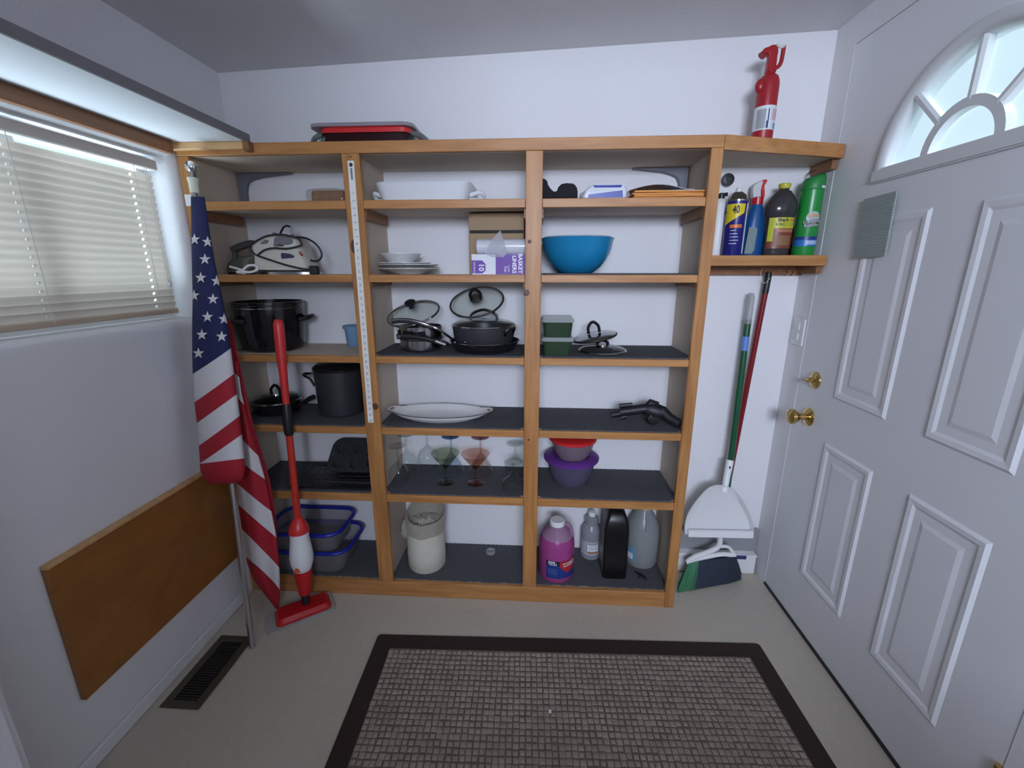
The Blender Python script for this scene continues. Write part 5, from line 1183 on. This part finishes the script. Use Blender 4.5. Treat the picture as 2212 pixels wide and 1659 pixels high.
# ---- right corner shelf: cleaning bottles
z0 = 1.3585
def can(u, wpx, Y): 
    c = at(u, 480, y=Y); return Vector((c.x, Y, z0)), wpx/2*mpp(c)*wide(u)
c, R = can(1552, 34, .236); H = zat(1556, 420, .236)-z0
sc_ = thing('spray_can', 'slim white bottle with black nozzle half hidden by the right upright', 'bottle', c)
MB().lathe([(R*.95, z0), (R, z0+.004), (R, z0+H*.84), (R*.75, z0+H*.90), (R*.45, z0+H*.93)], c=(c.x, c.y, 0), seg=28).build('bottle', M_white, sc_)
MB().lathe([(R*.45, z0+H*.925), (R*.46, z0+H*1.0), (R*.30, z0+H*1.02)], c=(c.x, c.y, 0), seg=20).build('collar', M_black, sc_)
MB().tube([(c.x, c.y, z0+H*.985), (c.x+R*.75, c.y-.004, z0+H*1.0)], .0065, 10).build('nozzle', M_black, sc_)
p = at(1573, 388, y=YB-.02); q = thing('wall_knob', 'round black knob on a white stem above the blue aerosol can', 'knob', p)
T = Matrix.Translation((p.x, YB-.002, p.z)) @ Matrix.Rotation(PI/2, 4, 'X') @ Matrix.Rotation(math.radians(0), 4, 'Y')
MB().lathe([(.010, 0), (.009, .014)], T=T, seg=18).build('stem', M_white, q)
MB().lathe([(.021, .0142), (.022, .018), (.020, .024), (.010, .0255), (.009, .024), (0, .024)], T=T, seg=28).build('disc', mat('dark_knob', (.022, .024, .028), .4), q)

c, R = can(1588, 47, .185); H = zat(1588, 405, .185)-z0
wd = thing('aerosol_can', 'blue aerosol can with yellow shield and black 40', 'spray can', c)
MB().lathe([(R*.96, z0), (R, z0+.003), (R, z0+H*.80)], c=(c.x, c.y, 0), seg=36).build('can', mat('can_blue', (.010, .012, .16), .3), wd)
MB().lathe([(R*1.02, z0+H*.795), (R*1.02, z0+H*.815), (R*.95, z0+H*.82), (R*.80, z0+H*.88), (R*.45, z0+H*.93), (R*.35, z0+H*.935)], c=(c.x, c.y, 0), seg=36).build('steel_dome', M_steel, wd)
MB().lathe([(R*.33, z0+H*.93), (R*.30, z0+H*.985), (R*.22, z0+H)], c=(c.x, c.y, 0), seg=18).build('spray_tip', M_white, wd)
q = MB(); pa = lambda a, h, e=.0006: (c.x+(R+e)*math.sin(a), c.y-(R+e)*math.cos(a), z0+H*h)
A = [(-1.5+1.95*k/16, .752) for k in range(17)]; B = [(-1.5+1.92*k/16, .44+.18*(k/16)) for k in range(17)]
q.add([pa(*p) for p in A]+[pa(*p) for p in B], [(i, i+1, 18+i, 17+i) for i in range(16)]); q.build('yellow_shield', mat('shield_yellow', (.72, .55, .015), .4), wd)
q = MB(); text_cyl(q, '40', .036, (c.x, c.y, 0), R+.0014, -.42, z0+H*.665, sx=.62, bold=.0010); q.build('number_lettering', M_ink, wd, smooth=0); q = MB(); text_cyl(q, 'WD-', .034, (c.x, c.y, 0), R+.0014, -1.95, z0+H*.655, sx=.62, bold=.0010); q.build('lettering', M_ink, wd, smooth=0)
q = MB(); q.cylpatch((c.x, c.y, 0), R, -.85, .30, z0+H*.405, z0+H*.455, 8, .0008); q.build('orange_band', mat('band_orange', (.62, .15, .02), .4), wd)
q = MB(); q.cylpatch((c.x, c.y, 0), R, .66, 1.40, z0+H*.03, z0+H*.76, 8, .0008); q.build('white_panel', MATS['label_white'], wd)
q = MB()
for k, (a, b) in enumerate(((-.75, -.25), (-.75, -.05), (-.75, .05), (-.75, .10), (-.75, -.05))): q.cylpatch((c.x, c.y, 0), R, a, b, z0+H*(.365-.048*k), z0+H*(.373-.048*k), 5, .0008)
q.build('white_print', MATS['print_white'], wd, smooth=0)

c, R = can(1630, 56, .232); H = zat(1632, 430, .232)-z0
bs = thing('spray_bottle', 'blue trigger spray bottle with red nozzle', 'bottle', c)
M_sblue = mat('bottle_blue', (.006, .075, .24), .3)
def rell(fx, fy, z, dx=0, n=28): return [(c.x+dx+R*fx*math.cos(2*PI*k/n), c.y+R*fy*math.sin(2*PI*k/n), z) for k in range(n)]
MB().rings([rell(.95, .70, z0), rell(1, .74, z0+.006), rell(1, .74, z0+H*.30), rell(.90, .68, z0+H*.42), rell(.86, .64, z0+H*.52), rell(.78, .60, z0+H*.64), rell(.52, .50, z0+H*.84), rell(.40, .40, z0+H*.93), rell(.38, .38, z0+H*.96)]).build('bottle', M_sblue, bs, smooth=60)
MB().lathe([(R*.46, z0+H*.90), (R*.47, z0+H*1.02), (R*.40, z0+H*1.03)], c=(c.x, c.y, 0), seg=22).build('collar', M_red, bs)
ys = c.y
q = MB(); slab(q, [(1624,428),(1623,412),(1625,402),(1633,395),(1642,391),(1646,394),(1643,402),(1641,412),(1641,428)], ys-.012, ys+.012, ys); q.build('sprayer_head', mat('sprayer_white', (.62, .60, .62), .4), bs, bevel=.002)
q = MB(); slab(q, [(1642,393),(1650,388),(1656,389),(1654,395),(1649,402),(1650,414),(1650,426),(1643,425),(1644,414),(1641,409),(1644,402)], ys-.009, ys+.009, ys); q.build('trigger', M_redlight, bs, bevel=.002)
q = MB(); q.prism([(c.x-R*.98+x, z0+H*h) for x, h in ((.004, .04), (.030, .04), (.038, .10), (.040, .46), (.036, .50), (.010, .50))], c.y-R*.735, c.y-R*.715, 'y'); q.build('label', mat('label_greygreen', (.20, .26, .25), .5), bs, smooth=0)

c, R = can(1684, 66, .195); H = zat(1684, 397, .195)-z0
sv = thing('cleaner_bottle', 'smoky cleaner bottle with yellow label and yellow cap', 'bottle', c)
MB().rings([rell(f, f*.66, z0+H*h) for f, h in ((.90, 0), (.95, .01), (.93, .04), (.96, .06), (.96, .55), (1.08, .58), (1.13, .66), (1.06, .74), (.80, .83), (.52, .90), (.34, .915), (.33, .95))]).build('bottle', clear('smoky_amber', (.055, .05, .055), .78, .15, .92), sv, smooth=50)
MB().lathe([(R*.36, z0+H*.93), (R*.40, z0+H*.945), (R*.42, z0+H*.99), (R*.38, z0+H), (0, z0+H)], c=(c.x, c.y, 0), seg=24).build('cap', mat('cap_yellow', (.55, .52, .05), .4), sv)
def ep(a, h, e=.0012): return (c.x+(R*.97+e)*math.sin(a), c.y-(R*.645+e)*math.cos(a), z0+H*h)
def epatch(name, a0, a1, h0, h1, m_, e=.0012, n=10):
    q = MB(); AA = [a0+(a1-a0)*k/n for k in range(n+1)]
    q.add([ep(a, h0, e) for a in AA]+[ep(a, h1, e) for a in AA], [(k, k+1, n+2+k, n+1+k) for k in range(n)]); return q.build(name, m_, sv)
epatch('label', -1.15, 1.15, .10, .53, mat('label_redbrown', (.20, .045, .025), .4))
epatch('label_yellow', -1.15, 1.15, .38, .53, mat('label_yellow', (.52, .52, .04), .4), .0018)
epatch('label_yellow_side', -1.15, -.66, .20, .38, mat('label_yellow', (.52, .52, .04), .4), .0018)
epatch('label_red_band', -.45, .95, .325, .37, mat('label_salmon', (.42, .16, .10), .4), .0018)
epatch('label_picture', -.55, .70, .14, .28, mat('label_floorwood', (.26, .13, .06), .5), .0018)
q = MB(); vs, fs = [], []
def etext(q, s, size, a0, h, bold=0):
    v_, f_ = text_geo(s, size, 'CENTER', bold); out_ = []
    for p in v_:
        a = a0+p.x/(R*.97); b_ = ep(a, h, .0024); out_.append((b_[0], b_[1], b_[2]+p.y))
    q.add(out_, f_)
etext(q, 'Shark', .0155, -.08, .495, .0005); etext(q, 'VAC', .0165, -.22, .435, .0001); q.build('lettering', M_ink, sv, smooth=0)
q = MB(); etext(q, 'MOP', .0165, .55, .435); q.build('lettering_pale', mat('print_olive', (.36, .36, .03), .5), sv, smooth=0)
epatch('label_orange_tag', .42, .95, .485, .505, mat('band_orange', (.62, .15, .02), .4), .0024, 5)

c, R = can(1752, 52, .188); H = zat(1758, 376, .188)-z0; c.x = min(c.x, XR-R-.014)
gc = thing('foam_can', 'tall green bathroom foam aerosol can with blue band', 'spray can', c)
M_gcan = mat('can_green', (.015, .26, .045), .3)
MB().lathe([(R*.96, z0), (R, z0+.004), (R, z0+H*.80)], c=(c.x, c.y, 0), seg=36).build('can', M_gcan, gc)
MB().rings([[(c.x+dx+R*fx*math.cos(2*PI*k/30), c.y+R*fx*math.sin(2*PI*k/30), z0+H*h+tilt*math.cos(2*PI*k/30)) for k in range(30)] for fx, h, dx, tilt in ((1.0, .80, 0, 0), (1.03, .805, 0, 0), (1.03, .86, 0, 0), (.98, .92, .002, .002), (.86, .965, .004, .005), (.60, .985, .006, .006))]).build('cap', mat('cap_green', (.02, .23, .05), .45), gc, smooth=60)
q = MB(); q.cylpatch((c.x, c.y, 0), R, -1.5, 1.5, z0+H*.195, z0+H*.235, 16, .0008); q.build('navy_band', mat('band_navy', (.012, .04, .22), .4), gc)
q = MB(); q.cylpatch((c.x, c.y, 0), R, -1.5, 1.5, z0+H*.115, z0+H*.195, 16, .0008); q.build('blue_band', mat('band_blue', (.03, .16, .50), .4), gc)
q = MB(); q.cylpatch((c.x, c.y, 0), R, -.4, 1.1, z0+H*.135, z0+H*.185, 12, .0012); q.build('pale_band', mat('band_pale', (.40, .52, .72), .4), gc)
q = MB(); P = [(c.x+(R+.0016)*math.sin(-.05+.62*math.cos(t)), c.y-(R+.0016)*math.cos(-.05+.62*math.cos(t)), z0+H*.465+H*.075*math.sin(t)) for t in [2*PI*k/24 for k in range(24)]]
q.add(P+[(c.x+(R+.0018)*math.sin(-.05), c.y-(R+.0018)*math.cos(-.05), z0+H*.465)], [(k, (k+1) % 24, 24) for k in range(24)]); q.build('oval_badge', mat('badge_grey', (.42, .47, .46), .4), gc)
q = MB(); q.cylpatch((c.x, c.y, 0), R, -.55, .45, z0+H*.475, z0+H*.505, 8, .0022); q.build('badge_orange_band', mat('badge_orange', (.58, .36, .18), .5), gc)
q = MB(); text_cyl(q, 'Scrubbing', .0150, (c.x, c.y, 0), R+.0028, -.10, z0+H*.418, rot=.10, bold=.0011); text_cyl(q, 'Bubbles', .0150, (c.x, c.y, 0), R+.0028, -.12, z0+H*.372, rot=.10, bold=.0011); q.build('lettering_outline', M_ink, gc, smooth=0)
q = MB(); text_cyl(q, 'Scrubbing', .0150, (c.x, c.y, 0), R+.0034, -.10, z0+H*.418, rot=.10, bold=.0); text_cyl(q, 'Bubbles', .0150, (c.x, c.y, 0), R+.0034, -.12, z0+H*.372, rot=.10, bold=.0); q.build('lettering', mat('print_white', (.80, .78, .84), .5), gc, smooth=0)
q = MB(); q.cylpatch((c.x, c.y, 0), R*1.03, .25, 1.1, z0+H*.815, z0+H*.845, 6, .0012); q.build('price_tag', MATS['label_white'], gc)
c2, R2 = can(1728, 34, .245); H2 = .115
am = thing('amber_bottle', 'dark amber bottle mostly hidden behind the green foam can', 'bottle', c2)
c2.y = .252
MB().lathe([(R2*.95, z0), (R2, z0+.004), (R2, z0+H2*.75), (R2*.8, z0+H2*.86), (R2*.4, z0+H2*.95), (R2*.38, z0+H2)], c=(c2.x, c2.y, 0), seg=26).build('bottle', mat('amber', (.10, .045, .02), .25), am)
MB().cylpatch((c2.x, c2.y, 0), R2, -1.4, 1.4, z0+H2*.35, z0+H2*.70, 10, .0008).build('label', mat('amber_label', (.30, .09, .03), .5), am)
